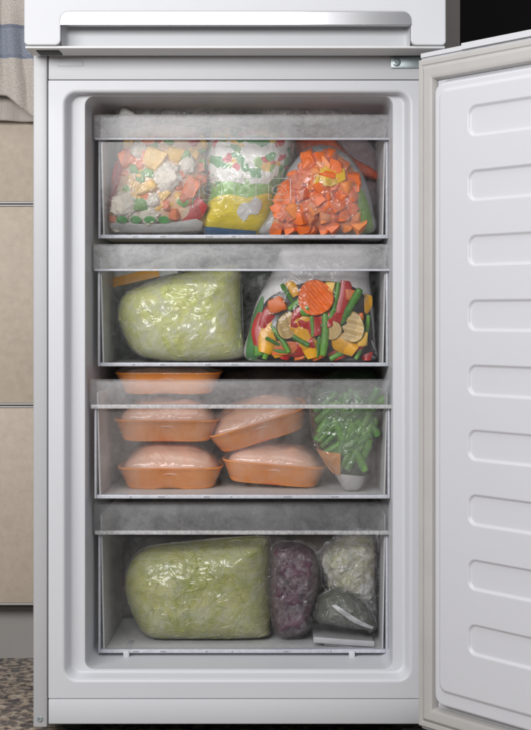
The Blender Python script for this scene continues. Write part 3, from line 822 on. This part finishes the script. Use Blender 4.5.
pieces(pA, [('cauli', 168, 178, 27, 10), ('cauli', 124, 205, 26, 40), ('cauli', 150, 216, 20, 80), ('cauli', 186, 165, 18, 0), ('cauli', 140, 150, 18, 20),
    ('ylc', 155, 160, 26, 20), ('ylc', 146, 188, 26, 70), ('ylc', 175, 155, 18, 10), ('corn', 131, 178, 7, 0), ('corn', 135, 196, 8, 0), ('corn', 178, 196, 9, 0), ('corn', 190, 150, 8, 0), ('corn', 113, 213, 11, 0),
    ('red', 122, 172, 44, 20, .9), ('red', 116, 192, 32, 25, .8), ('red', 188, 212, 38, 55, 1.1), ('red', 160, 146, 30, 80), ('red', 177, 205, 26, 60),
    ('ora', 192, 188, 24, 30), ('ora', 127, 158, 22, 60), ('ora', 185, 198, 15, 60), ('ora', 167, 205, 15, 0), ('ora', 115, 218, 13, 0), ('ora', 180, 176, 15, 80),
    ('bean', 144, 203, 18, 80), ('grn', 190, 198, 13, 0), ('grn', 150, 172, 12, 0), ('grn', 135, 168, 11, 0), ('grn', 142, 205, 16, 90), ('grn', 200, 165, 13, 0), ('grn', 126, 190, 12, 30), ('cauli', 196, 205, 16, 0), ('cauli', 152, 200, 15, 0), ('cauli', 134, 218, 16, 0), ('ylc', 165, 195, 16, 30), ('ora', 142, 165, 15, 40), ('ylc', 128, 145, 18, 0), ('ora', 148, 141, 18, 80), ('red', 172, 166, 24, -30), ('ora', 200, 180, 14, 0), ('ora', 174, 215, 14, 0), ('grn', 172, 222, 10, 0), ('corn', 158, 208, 8, 0), ('corn', 139, 176, 8, 0), ('ylc', 198, 142, 16, 0), ('red', 186, 142, 26, 70), ('grn', 152, 138, 12, 0), ('cauli', 116, 224, 14, 0)] + filler(['ora', 'ylc', 'grn', 'red', 'corn', 'ora', 'ylc', 'red'], 50, 110, 201, 140, 216, 8, 14, 21, lambda x, y: x > 128 - (y - 140) * .24),
    'in the mixed vegetable bag with green ovals', GA)
M['white_print'] = printbag('white_print', (.78, .77, .74)); M['green_print'] = printbag('green_print', (.09, .30, .09))
bandA = pA.patch('white_band', M['white_print'], bagA, [(109, 226), (116, 222), (130, 224), (146, 225), (160, 224), (180, 222), (197, 219), (203, 222), (200, 230), (160, 232), (115, 232)], .0125, smoothp=False)
for k, px in enumerate((122.5, 136.5, 150.5, 164.5)):
    pA.patch('green_oval', M['green_print'], bandA, [(px + 5.6 * math.cos(R(a_)), 220.3 + 3.5 * math.sin(R(a_))) for a_ in range(0, 360, 45)], .0150, 5)
pA.mesh('film', M['film_veg'], bagA, off=.014, grow=.003, sd=4, wr=.003, edge=.03, back=False)

# middle bag: white print with leaves, yellow lower half
pB = Pillow([(212, 128), (250, 124), (290, 132), (290, 165), (275, 200), (263, 231), (230, 233), (203, 232), (202, 214), (207, 190), (205, 160)], .170, .038, F1, 2, .003)
def splat_mat():
    m, nt, out = newmat('leaf_splash_print'); v = objco(nt)
    p = nd(nt, 'ShaderNodeBsdfPrincipled'); p.inputs['Roughness'].default_value = .35
    nw = noise_n(nt, v, 30, 2); mxv = nd(nt, 'ShaderNodeMix', data_type='VECTOR'); mxv.inputs[0].default_value = .02
    L(nt, v, mxv.inputs[4]); L(nt, nw.outputs['Color'], mxv.inputs[5])
    vo = nd(nt, 'ShaderNodeTexVoronoi'); vo.inputs['Scale'].default_value = 88; L(nt, mxv.outputs[1], vo.inputs['Vector'])
    sp = nd(nt, 'ShaderNodeSeparateColor'); L(nt, vo.outputs['Color'], sp.inputs[0])
    r = ramp(nt, sp.outputs[0], [(0, (.10, .30, .10)), (.25, (.75, .72, .66)), (.40, (.80, .50, .12)), (.52, (.55, .06, .07)), (.64, (.25, .42, .10)), (.78, (.75, .73, .68))], 'CONSTANT')
    L(nt, r.outputs[0], p.inputs['Base Color'])
    n1 = noise_n(nt, v, 28, 4, .55, 1.2); b = bump(nt, n1.outputs['Fac'], .7, .006); L(nt, b.outputs[0], p.inputs['Normal'])
    L(nt, p.outputs[0], out.inputs[0]); return m
bagB = empty('printed_bag', pB.base(), 'white printed bag with leaf pattern, yellow lower half and blue base', 'bag')
pB.mesh('bag_body', splat_mat(), bagB)
M['yel_print'] = printbag('yellow_print', (.92, .72, .02)); M['lime_print'] = printbag('lime_print', (.24, .50, .07)); M['blue_print'] = printbag('blue_print', (.05, .20, .45))
pB.patch('lime_panel', M['lime_print'], bagB, [(206, 206), (212, 190), (226, 182), (246, 185), (258, 184), (270, 186), (273, 202), (240, 204), (220, 204)], .0015)
pB.patch('yellow_panel', M['yel_print'], bagB, [(202, 228), (206, 206), (214, 198), (230, 195), (248, 198), (272, 195), (262, 231), (235, 230)], .0026)
pB.patch('blue_panel', M['blue_print'], bagB, [(202.5, 226), (225, 228), (256, 230.5), (255, 234), (204, 234)], .0036, 6, smoothp=False)
pB.patch('white_splash', M['white_print'], bagB, [(237, 213), (242, 204), (250, 203), (255, 197), (262, 203), (258, 214), (250, 215), (244, 221)], .0038, 6)
pB.mesh('film', M['film'], bagB, off=.006, grow=.002, sd=3, wr=.004, back=False)

# right bag: orange dice behind a clear window in a grey bag
pC = Pillow([(259, 233), (268, 214), (278, 192), (292, 164), (310, 146), (334, 146), (354, 160), (368, 186), (374, 212), (374, 231), (340, 234), (295, 234)], .160, .036, F1, 3, .002)
bagC = empty('diced_carrot_bag', pC.base(), 'grey edged clear bag of bright orange diced carrot with a green side strip', 'bag')
M['grey_bag'] = printbag('grey_white_bag', (.60, .60, .60), (.50, .50, .51), 20)
pC.mesh('bag_body', M['grey_bag'], bagC)
M['orange_in'] = printbag('orange_bag_lining', (.70, .20, .05), (.80, .32, .10), 45)
pC.patch('lining', M['orange_in'], bagC, [(274, 231), (281, 203), (294, 176), (311, 154), (334, 152), (353, 168), (363, 198), (367, 231), (320, 233)], .001)
M['leaf_print'] = printbag('leaf_green_print', (.22, .40, .05), (.14, .30, .04), 30)
pC.patch('green_strip', M['leaf_print'], bagC, [(352, 176), (362, 190), (371, 212), (372, 231), (356, 231), (358, 212), (357, 196)], .0125)
pC.patch('yellow_panel', printbag('amber_print', (.82, .50, .03)), bagC, [(313, 186), (318, 172), (330, 165), (344, 170), (345, 181), (331, 188)], .0155, smoothp=False)
GC = 'dice in the diced carrot bag'
rows = []
rnd = random.Random(5)
for py in range(157, 234, 10):
    wl = 279 + max(0, (200 - py)) * .68; wr_ = 359 - max(0, (185 - py)) * .75
    px = wl
    while px < wr_:
        rows.append(('cube' if rnd.random() < .68 else 'cube2', px + rnd.uniform(-2.5, 2.5), min(py + rnd.uniform(-3, 3), 230), rnd.uniform(12.5, 18), rnd.uniform(0, 90))); px += rnd.uniform(9.5, 13)
pieces(pC, rows, 'in the grey bag with green strip', GC, .003)
pC.mesh('film', M['film_milk'], bagC, off=.013, grow=.001, sd=5, wr=.005, back=False)
# orange film folded over the drawer's rear contents
pD = Pillow([(296, 140), (330, 136), (352, 156), (376, 170), (378, 180), (350, 172), (320, 162), (298, 156)], .235, .018, F1, 6, .004, 40)
bD = empty('orange_bag', (pD.c.x, .235, F1), 'crumpled orange red bag lying behind the diced carrot bag', 'bag')
pDb = Pillow([(285, 128), (340, 124), (376, 150), (380, 200), (376, 232), (300, 232), (285, 190)], .265, .020, F1, 8, .003)
pDb.mesh('bag_body', printbag('dusky_bag', (.30, .20, .22), (.42, .34, .36), 25), bD)
pD.mesh('folded_top', printbag('orange_red_film', (.72, .16, .06), (.62, .10, .05), 30), bD)
# back bags filling the drawer
pE = Pillow([(104, 135), (150, 122), (200, 118), (270, 120), (285, 150), (285, 230), (200, 232), (104, 230)], .270, .03, F1, 9, .005)
bE = pE.mesh('frosty_bag', printbag('frosty_white_bag', (.55, .53, .51), (.38, .42, .34), 25), None, label='frosty whitish bag lying behind the mixed vegetable bag', cat='bag')
# crumpled clear film sticking up over the top drawer, under the liner's roof
pF = Pillow([(116, 116), (121, 100), (138, 97), (160, 95), (200, 97), (218, 101), (250, 98), (300, 97), (330, 101), (352, 110), (340, 122), (250, 124), (150, 124)], .15, .012, 0, 12, .006, 30)
pF.mesh('crumpled_film', M['film_frost'], None, label='crumpled clear plastic bag on top of the vegetables under the freezer roof', cat='bag', wr=.008)
pF2 = Pillow([(119, 116), (122, 107), (128, 109), (136, 115), (128, 118)], .12, .004, 0, 13, .002)
pF2.mesh('bag_corner', M['white_print'], None, label='small white bag corner poking over the top drawer lip', cat='bag')

# ================================================================ DRAWER 2
I = INFO[1]; F2 = I['floor']
def veg_body(name, a, b_, c_):
    m, nt, out = newmat(name); v = objco(nt); p = nd(nt, 'ShaderNodeBsdfPrincipled'); p.inputs['Roughness'].default_value = .5
    n1 = noise_n(nt, v, 26, 4, .6, 1.2); n2 = noise_n(nt, v, 70, 2, .5, 3.5)
    r1 = ramp(nt, n1.outputs['Fac'], [(.32, b_), (.62, a)])
    r2 = ramp(nt, n2.outputs['Fac'], [(.38, 0.0), (.49, .32), (.53, .32), (.62, 0.0)])
    mm = nd(nt, 'ShaderNodeMix', data_type='RGBA'); L(nt, r2.outputs[0], mm.inputs[0]); L(nt, r1.outputs[0], mm.inputs[6]); mm.inputs[7].default_value = c4(c_)
    L(nt, mm.outputs[2], p.inputs['Base Color'])
    b = bump(nt, n2.outputs['Fac'], .22, .004); L(nt, b.outputs[0], p.inputs['Normal'])
    L(nt, p.outputs[0], out.inputs[0]); return m
cab_l = [pbr('cabbage_pale', (.74, .75, .27), .5, var=.05), pbr('cabbage_green', (.62, .67, .17), .5, var=.05), pbr('cabbage_white', (.80, .80, .40), .5, var=.04)]
pG = Pillow([(117, 322), (117, 305), (124, 293), (140, 285), (163, 277), (190, 270), (225, 264), (240, 266), (241, 290), (242, 325), (244, 350), (240, 358), (205, 362), (160, 361), (132, 352)], .175, .052, F2, 4, .0016, 30, 3.4, .55)
bagG = empty('shredded_cabbage_bag', pG.base(), 'pale green shredded cabbage bag in shiny film beside the grilled vegetables', 'bag')
pG.mesh('contents', veg_body('cabbage_body', (.74, .76, .25), (.62, .68, .15), (.80, .80, .38)), bagG, grow=-.002)
shreds(pG, 'shreds', cab_l, bagG, 120, .008, .022, .0011, .0004)
pG.mesh('film', M['film_cab'], bagG, off=.0022, grow=.0012, sd=6, wr=.0045, nr=60, na=200, back=False)
# carton behind it
c = P(147, 287, .27)
bx = empty('frozen_carton', (c.x, .27, c.z - .02), 'small white and orange carton tilted behind the pale green bag', 'carton')
mt = Matrix.Translation(c) @ Matrix.Rotation(R(-13), 4, 'Y') @ Matrix.Rotation(R(-20), 4, 'X')
MB().box(-.055, .060, -.06, .05, -.013, .017, .002, mat=mt).build('box', pbr('white_card', (.62, .62, .58), .5, col2=(.32, .36, .30), nscale=60), bx)
MB().box(-.0555, .030, -.0612, -.0602, -.0125, .004, .0002, mat=mt).build('orange_band', pbr('orange_card', (.75, .36, .04), .45), bx)
# lower bag that carries it
pH = Pillow([(110, 300), (150, 290), (235, 285), (245, 320), (243, 360), (115, 360)], .30, .04, F2, 14, .004)
pH.mesh('frosted_bag', printbag('dull_grey_bag', (.20, .22, .20), (.12, .14, .12), 30), None, label='dull grey frosted bag lying behind the pale green cabbage bag', cat='bag')
# grilled vegetable bag
pI = Pillow([(247, 360), (249, 330), (256, 303), (266, 283), (277, 262), (284, 247), (325, 244), (366, 247), (370, 280), (374, 310), (376, 345), (374, 360), (310, 362)], .165, .040, F2, 5, .002, 30, 4.0, .5)
bagI = empty('grilled_vegetable_bag', pI.base(), 'white topped bag of colourful grilled vegetables beside the pale green bag', 'bag')
pI.mesh('bag_body', printbag('white_bag_print', (.70, .69, .68), (.62, .61, .61), 12), bagI)
pI.patch('window', M['aub'], bagI, [(253, 358), (256, 330), (264, 304), (280, 291), (300, 284), (322, 281), (345, 284), (362, 293), (371, 312), (374, 340), (374, 359), (310, 361)], .001, 14, 80)
pI.patch('green_strip', M['green_print'], bagI, [(246, 359), (248, 335), (254, 312), (262, 296), (263, 306), (259, 325), (258, 345), (257, 359)], .0025, 8)
pieces(pI, [('carrot', 315.4, 298, 34, 20), ('ora', 277.5, 306, 25, 75, .7), ('ora', 284, 356, 32, 88, .6), ('yel', 269, 336, 30, 12, 1.0), ('yel', 308, 337, 36, -25, .9), ('yel', 339, 340, 34, -55, .9), ('yel', 292, 289, 14, -30, 1.2), ('yel', 366, 305, 18, 20),
    ('bean', 289, 296, 24, -35, 1.1), ('bean', 323.5, 332, 40, 2, 1.0), ('bean', 347, 312, 46, 32, .9), ('bean', 334, 301, 32, 12, .9), ('bean', 312, 325, 20, -5, 1.2), ('bean', 280, 339, 28, -35, 1.0), ('bean', 360, 352, 24, 20, 1.1), ('bean', 270, 352, 28, 80, .9), ('bean', 318, 345, 22, 5, 1.1), ('bean', 366, 330, 26, 10, .9),
    ('red', 342, 297, 28, 8, 1.1), ('red', 336, 318, 28, 50, 1.1), ('red', 262, 330, 30, 5, 1.0), ('red', 297, 346, 30, 80, 1.0), ('red', 335, 354, 24, -20, 1.3), ('red', 367, 356, 14, 0, 1.2), ('red', 300, 312, 18, 40), ('red', 352, 347, 20, 70),
    ('zuc', 288, 325, 24, 30, .8), ('zuc', 351, 327, 27, -20, .85), ('ora', 352, 296, 13, 0), ('ora', 300, 358, 14, 80), ('ylc', 330, 288, 14, 0), ('red', 270, 316, 24, 30), ('bean', 300, 300, 26, 50, 1.2), ('yel', 300, 322, 24, 60), ('bean', 296, 338, 26, -60, 1.1), ('red', 322, 318, 20, -40), ('ylc', 362, 340, 16, 0), ('bean', 343, 352, 26, 60, 1.2), ('ora', 318, 355, 16, 70), ('grn', 258, 350, 13, 0), ('bean', 268, 345, 26, 15, 1.2), ('yel', 282, 348, 20, 50), ('ora', 360, 318, 14, 0), ('grn', 305, 310, 12, 0), ('zuc', 332, 330, 16, 40)] + filler(['red', 'red', 'bean'], 7, 262, 370, 296, 354, 20, 28, 8, lambda x, y: (x - 317) ** 2 / 2900 + (y - 345) ** 2 / 3000 < 1),
    'in the grilled vegetable bag', 'pieces in the grilled vegetable bag', -.002)
pI.mesh('film', M['film_clear'], bagI, off=.009, grow=.002, sd=7, wr=.003, back=False)
# dark frosted mass behind
pJ = Pillow([(240, 270), (300, 262), (378, 262), (380, 300), (380, 358), (244, 360)], .30, .04, F2, 15, .003)
pJ.mesh('frosted_bag', printbag('dark_grey_bag', (.10, .11, .10), (.05, .06, .05), 30), None, label='dark grey frosted bag lying behind the grilled vegetable bag', cat='bag')

# ================================================================ DRAWER 3: meat trays, beans
I = INFO[2]; F3 = I['floor']
TW, TD, THh = .166, .125, .033
def tray_bm():
    b = MB(); k = 40; rg = []
    for (f, z_, dent) in ((.80, .0, 0), (.80, .0, 1), (.84, .0035, 1), (.93, .022, .6), (.965, .0295, .15), (1.0, .0315, 0), (1.0, .033, 0), (.975, .0335, 0), (.945, .030, .1), (.90, .021, .5), (.80, .005, .8), (.76, .0035, .5)):
        ring = []
        for j in range(k * 2):
            a_ = 2 * math.pi * j / (k * 2); c_, s_ = math.cos(a_), math.sin(a_); e_ = .42
            x = abs(c_) ** e_ * (1 if c_ > 0 else -1) * TW / 2 * f; y = abs(s_) ** e_ * (1 if s_ > 0 else -1) * TD / 2 * (f if f > .9 else f * .99)
            dd = dent * .006 * math.exp(-(x / .007) ** 2)
            y -= dd * (1 if y > 0 else -1)
            ring.append((x, y, z_))
        rg.append(ring)
    return b.loft(rg, cap0=True, cap1=True)
def meat_lump(x, y, seed, t): return .0075 * noise.noise(Vector((x * 24, y * 24, seed * 5.7))) * (1 - t ** 4)
def meat_bm(h, seed):
    b = MB(); na, nr = 64, 22; rg = []
    for i in range(nr + 1):
        t = i / nr; ring = []
        for j in range(na):
            a_ = 2 * math.pi * j / na; c_, s_ = math.cos(a_), math.sin(a_); e_ = .55
            x = abs(c_) ** e_ * (1 if c_ > 0 else -1) * TW * .462 * t; y = abs(s_) ** e_ * (1 if s_ > 0 else -1) * TD * .455 * t
            z_ = .026 + (h + .007) * (1 - t ** 3.2) ** .62
            z_ += (.004 * noise.noise(Vector((x * 38, y * 38, seed))) + .0015 * noise.noise(Vector((x * 110, y * 110, seed)))) * (1 - t ** 4) - .003 + meat_lump(x, y, seed, t)
            ring.append((x, y, max(z_, .02)))
        rg.append(ring)
    b.loft(rg[1:]); b.add([rg[0][0]] + rg[1], [(0, 1 + j, 1 + (j + 1) % na) for j in range(na)]); return b
def cling_bm(h, seed):
    b = MB(); na, nr = 72, 40; rg = []
    for i in range(nr + 1):
        t = i / nr; ring = []
        for j in range(na):
            a_ = 2 * math.pi * j / na; c_, s_ = math.cos(a_), math.sin(a_); e_ = .45
            x = abs(c_) ** e_ * (1 if c_ > 0 else -1) * TW * .504 * min(1, t * 1.12); y = abs(s_) ** e_ * (1 if s_ > 0 else -1) * TD * .507 * min(1, t * 1.12)
            if t < .893: q = t / .893; z_ = .0345 + (h) * (1 - q ** 2.6) ** .75 + .0012 * abs(noise.noise(Vector((x * 60, y * 60, seed)))) + meat_lump(x, y, seed, q)
            else: q = (t - .893) / .107; z_ = .0345 - q * .0325; k_ = 1 - .18 * q ** 1.3; x *= k_; y *= k_
            ring.append((x, y, z_))
        rg.append(ring)
    b.loft(rg[1:]); b.add([rg[0][0]] + rg[1], [(0, 1 + j, 1 + (j + 1) % na) for j in range(na)]); return b
M['tray'] = pbr('orange_foam', (.94, .33, .04), .55, col2=(.90, .28, .03), nscale=25, bstr=.12, bscale=600, sss=.2)
M['meat'] = pbr('pale_pink_meat', (.86, .52, .36), .4, col2=(.78, .39, .25), nscale=30, bstr=.2, bscale=150, sss=.25)
def tray(loc, rot, h, seed, label):
    t = empty('meat_tray', loc, label, 'meat tray', 'orange meat trays'); t['_loc'] = [0, 0, 0]
    t.rotation_euler = rot
    tr_ = tray_bm().build('tray', M['tray'], t, smooth=50)
    meat_bm(h, seed).build('meat', M['meat'], t, smooth=180)
    cling_bm(h + .0015, seed).build('cling_film', M['cling'], t, smooth=180)
    return t
Yt = .185
xa = X(168.5, Yt - .06)
tray((xa, Yt, F3 + .0004), (0, 0, 0), .0375, 1, 'orange meat tray resting on the drawer floor at the base of the stack')
tray((X(164.5, Yt - .06), Yt - .003, F3 + .0745), (0, R(.5), R(1)), .0365, 2, 'orange meat tray in the middle of the stack of three')
tray((X(166, Yt - .06), Yt + .004, F3 + .1475), (0, 0, R(-1)), .0085, 3, 'orange meat tray on top of the stack, flat and nearly touching the drawer above')
tray((X(274, Yt - .05), Yt + .004, F3 + .0062), (0, R(4.2), R(-4)), .030, 4, 'orange meat tray on the drawer floor beside the green beans')
tray((X(261, Yt - .045), Yt + .012, F3 + .0775), (R(6), R(-17), R(3)), .030, 5, 'orange meat tray lying tilted across the others above the drawer floor')
# grey bag behind, showing in the gap
pK = Pillow([(222, 382), (240, 372), (262, 367), (290, 369), (320, 374), (350, 371), (376, 376), (378, 400), (376, 480), (300, 488), (228, 486)], .33, .045, F3, 16, .005)
pK.mesh('grey_bag', printbag('smoky_grey_bag', (.42, .36, .33), (.22, .20, .19), 30), None, label='smoky grey crumpled bag behind the meat trays', cat='bag', wr=.006)
pK2 = Pillow([(318, 384), (335, 372), (352, 369), (374, 372), (379, 390), (378, 440), (330, 440), (316, 410)], .215, .03, F3, 26, .004)
pK2.mesh('dark_green_bag', printbag('dark_green_bag', (.05, .10, .05), (.02, .04, .02), 30), None, label='dark green crumpled bag behind the green bean bag', cat='bag', wr=.006)
# beans bag
pL = Pillow([(312, 390), (345, 384), (380, 390), (377, 425), (369, 462), (362, 486), (352, 493), (344, 489), (334, 473), (318, 452), (311, 420)], .125, .030, F3, 7, .001, 30, 3.0, .55)
bagL = empty('green_bean_bag', pL.base(), 'clear bag of cut green beans narrowing to a white tip beside the trays', 'bag')
pL.mesh('lining', pbr('bean_shadow', (.02, .06, .015), .6), bagL, grow=-.003)  # inner body coloured near black for the shade between the beans
rnd = random.Random(3); rows = []
for py in range(402, 464, 7):
    wl = 325 + max(0, (py - 432)) * .75; wr_ = 375 - max(0, (py - 420)) * .25
    px = wl + rnd.uniform(0, 3)
    while px < wr_ - 1:
        rows.append(('bean', px, py + rnd.uniform(-3, 3), rnd.uniform(24, 38), rnd.choice((-30, 20, 32, 40, 50)) + rnd.uniform(-8, 8), rnd.uniform(1.3, 1.6))); px += rnd.uniform(9, 12.5)
pieces(pL, rows, 'in the clear bag with the white tip', 'beans in the green bean bag', .001)
M['tip_print'] = printbag('white_tip_print', (.66, .66, .64)); M['tip_orange'] = printbag('orange_tip_print', (.72, .30, .07))
pL.patch('white_tip', M['tip_print'], bagL, [(334, 473), (350, 474), (366, 476), (362, 487), (352, 494), (343, 489)], .0120, 8, smoothp=False)
pL.patch('orange_corner', M['tip_orange'], bagL, [(316, 449), (328, 451), (340, 452), (340, 475), (333, 474), (325, 464)], .0145, 8, smoothp=False)
pL.mesh('film', M['film'], bagL, off=.0155, grow=.002, sd=8, wr=.003, back=False)

# ================================================================ DRAWER 4
I = INFO[3]; F4 = I['floor']
pM = Pillow([(123, 592), (125, 572), (134, 557), (150, 549), (185, 545), (225, 541), (262, 539), (270, 545), (271, 590), (271, 630), (264, 640), (210, 642), (160, 642), (142, 636), (130, 616)], .180, .058, F4, 10, .0018, 26, 3.6, .5)
bagM = empty('shredded_cabbage_bag', pM.base(), 'large olive green shredded cabbage bag beside the purple bag', 'bag')
cab_d = [pbr('olive_pale', (.50, .50, .14), .5, var=.05), pbr('olive_green', (.34, .38, .05), .5, var=.05), pbr('olive_white', (.56, .55, .24), .5, var=.04)]
pM.mesh('contents', veg_body('olive_body', (.50, .50, .13), (.27, .32, .04), (.60, .58, .24)), bagM, grow=-.002)
shreds(pM, 'shreds', cab_d, bagM, 240, .010, .026, .0013, .0005)
pM.mesh('film', M['film_cab2'], bagM, off=.0022, grow=.0012, sd=9, wr=.004, nr=60, na=200, back=False)
pN = Pillow([(272, 550), (282, 544), (300, 545), (314, 553), (320, 572), (320, 592), (313, 612), (307, 632), (292, 640), (277, 637), (271, 615), (270, 580)], .165, .042, F4, 11, .004, 36)
bagN = empty('berry_bag', pN.base(), 'frosted purple bag of berries between the green bag and clear knotted bag', 'bag')
pN.mesh('contents', pbr('frosted_purple', (.15, .07, .10), .5, col2=(.055, .018, .035), nscale=40, bstr=.9, bscale=60), bagN, wr=.011, grow=-.001)
pN.mesh('film', M['film_crush'], bagN, off=.003, grow=.003, sd=10, wr=.010, nr=50, na=160, edge=.06, back=False)
# clear knotted bag of pale food
pO = Pillow([(322, 575), (318, 560), (325, 548), (340, 536), (360, 532), (376, 538), (378, 570), (376, 600), (366, 606), (350, 600), (335, 594), (326, 590)], .185, .040, F4, 17, .005, 40)
bagO = empty('clear_knotted_bag', (pO.c.x, .185, F4), 'crumpled clear bag of pale yellow food propped above the dark herb bag', 'bag')
pO.mesh('contents', pbr('pale_yellow_food', (.55, .52, .28), .5, col2=(.45, .46, .36), nscale=45, bstr=.5, bscale=80), bagO, wr=.007, grow=-.006)
pO.mesh('film', film('crumpled_clear', .14, 1.2, 34, crease_glint=.30, cscale=22), bagO, off=.006, grow=.004, sd=11, wr=.012, nr=60, na=160, edge=.12, back=False)
pO2 = Pillow([(352, 578), (362, 566), (372, 572), (377, 600), (376, 626), (368, 634), (360, 600)], .17, .02, F4, 18, .006, 44)
pO2.mesh('bag_tail', film('crumpled_tail', .25, 1.2, 34, crease_glint=.30, cscale=26), bagO, wr=.010, nr=40)
pP = Pillow([(317, 612), (322, 597), (336, 592), (352, 596), (366, 606), (375, 622), (374, 631), (345, 628), (318, 622)], .150, .032, F4, 19, .004, 40)
bagP = empty('herb_bag', (pP.c.x, .15, F4), 'dark grey green herb bag lying on a small white tray', 'bag')
pP.mesh('contents', pbr('frosted_herbs', (.16, .17, .12), .6, col2=(.045, .06, .04), nscale=110, bstr=.7, bscale=120), bagP, wr=.005)
pP.mesh('film', M['film_crush'], bagP, off=.003, grow=.003, sd=12, wr=.008, nr=50, na=160, edge=.08, back=False)
pP.patch('seam', M['grey_bag'], bagP, [(331, 604), (336, 603), (356, 616), (374, 627), (372, 629), (352, 620)], .0065, 6, smoothp=False)
# white tray below it
M['greyw'] = pbr('frosted_white_plastic', (.52, .52, .53), .5, var=.06, nscale=40)
c0 = P(344, 632, .112)
wt = empty('white_tray', (c0.x, .15, F4), 'small flat white plastic tray under the dark herb bag', 'tray')
mt = Matrix.Translation((c0.x, .150, F4 + .008)) @ Matrix.Rotation(R(4), 4, 'Y')
MB().box(-.047, .047, -.034, .036, -.003, .0, .0012, mat=mt).build('deck', M['greyw'], wt)
MB().box(-.047, .047, -.0372, -.0342, -.0035, .0055, .0012, mat=mt).build('front_edge', M['greyw'], wt)
MB().box(-.030, .046, -.030, .030, -.0078, -.0034, .001, mat=mt).build('base', M['greyw'], wt)
# dim bag behind on the left and rear frost mass
pQ = Pillow([(104, 640), (106, 600), (114, 570), (140, 545), (250, 536), (375, 536), (378, 600), (376, 636), (250, 640)], .32, .04, F4, 20, .004)
pQ.mesh('frosted_bag', printbag('dim_brown_bag', (.20, .17, .15), (.12, .12, .10), 30), None, label='dim brownish frosted bag at the back of the bottom drawer', cat='bag')

# ================================================================ KITCHEN CABINET, TOWEL
YC = .40
CXR, CXL = XL - .012, -1.25
cb = empty('kitchen_cabinet', ((CXL + CXR) / 2, .5, 0), 'beige kitchen drawer cabinet with metal edge strips beside the fridge', 'cabinet')
MB().box(CXL, CXR, YC + .022, .655, .10, 1.30)  .build('carcass', pbr('carcass_board', (.16, .15, .14), .7), cb, smooth=0)
edges = [(-40, 201.6), (206.4, 403.0), (407.8, 603)]
for (pt, pb) in edges:
    zt_, zb_ = min(Z(pt, YC), 1.30), Z(pb, YC)
    df = MB().box(CXL + .002, CXR - .002, YC, YC + .019, zb_, zt_, .001).build('drawer_front', M['cab'], cb)
    if pt > 0: MB().box(CXL + .002, CXR - .002, YC - .0015, YC + .019, zt_ + .0004, zt_ + .0032, .0005).build('edge_strip', M['strip'], df)
    MB().box(CXL + .002, CXR - .002, YC - .0015, YC + .019, zb_ - .0034, zb_ - .0004, .0005).build('edge_strip', M['strip'], df)
MB().box(CXL, CXR, YC + .060, YC + .075, 0.0, Z(606, YC + .02)).build('plinth', M['plinth'], cb, smooth=0)
zr = 1.235
b = MB(); b.tube([(-1.0, YC - .040, zr), (CXR - .05, YC - .040, zr)], .006, 12)
b.tube([(-.98, YC - .040, zr), (-.98, YC, zr)], .005, 10); b.tube([(CXR - .06, YC - .040, zr), (CXR - .06, YC, zr)], .005, 10)
b.build('towel_rail', M['steel'], cb)
# towel folded over the rail
def towel():
    x_r, x_l = X(33.5, .34), X(33.5, .34) - .36
    nu, nv = 90, 120; verts = []; uvs = []
    Yr_ = YC - .040
    for j in range(nv + 1):
        t = j / nv
        for i in range(nu + 1):
            u = i / nu; x = x_l + (x_r - x_l) * u
            zf = Z(90 + 7 * u ** 2 + 22 * max(0, (u - .86) / .14), Yr_ - .02) ; zbk = Z(114 + 8 * u, Yr_ + .02)
            Lf, Lb, arcl = zr - zf, zr - zbk, .0075 * math.pi
            s_ = t * (Lf + Lb + arcl)
            if s_ < Lf: z, side = zf + s_, -1; y = Yr_ - .0078; drop = zr - z
            elif s_ < Lf + arcl: a_ = (s_ - Lf) / arcl * math.pi; z = zr + .0078 * math.sin(a_); y = Yr_ - .0078 * math.cos(a_); drop = 0; side = 0
            else: z = zr - (s_ - Lf - arcl); y = Yr_ + .0078; drop = zr - z; side = 1
            am = min(1, drop / .12)
            w_ = .010 * math.sin(u * 21 + 1.0 + .6 * math.sin(z * 14)) + .006 * math.sin(u * 47 + z * 9) + .004 * noise.noise(Vector((u * 9, z * 14, 1)))
            if side < 0: y += am * (-abs(w_) * .9 - .012 * sst(.93, .75, u) )
            elif side > 0: y += am * (.010 + w_ * .5)
            x += .004 * am * math.sin(z * 22 + u * 5)
            verts.append((x, y, z)); uvs.append((u * 1.0, (z - Z(90, Yr_ - .02)) / .78 if side < 0 else .9))
    faces = [(j * (nu + 1) + i, j * (nu + 1) + i + 1, (j + 1) * (nu + 1) + i + 1, (j + 1) * (nu + 1) + i) for j in range(nv) for i in range(nu)]
    b = MB().add(verts, faces); org = ((x_l + x_r) / 2, Yr_, Z(118, Yr_))
    o = b.build('tea_towel', M['towel'], origin=org, smooth=180, label='beige linen tea towel with a blue grey stripe hanging beside the fridge', cat='towel')
    me = o.data; uvl = me.uv_layers.new(name='UVMap')
    for lp in me.loops: uvl.data[lp.index].uv = uvs[lp.vertex_index]
    md = o.modifiers.new('thickness', 'SOLIDIFY'); md.thickness = .0016; md.offset = 0
towel()

for o in list(bpy.data.objects):
    for k in ('_w', '_loc'):
        if k in o: del o[k]
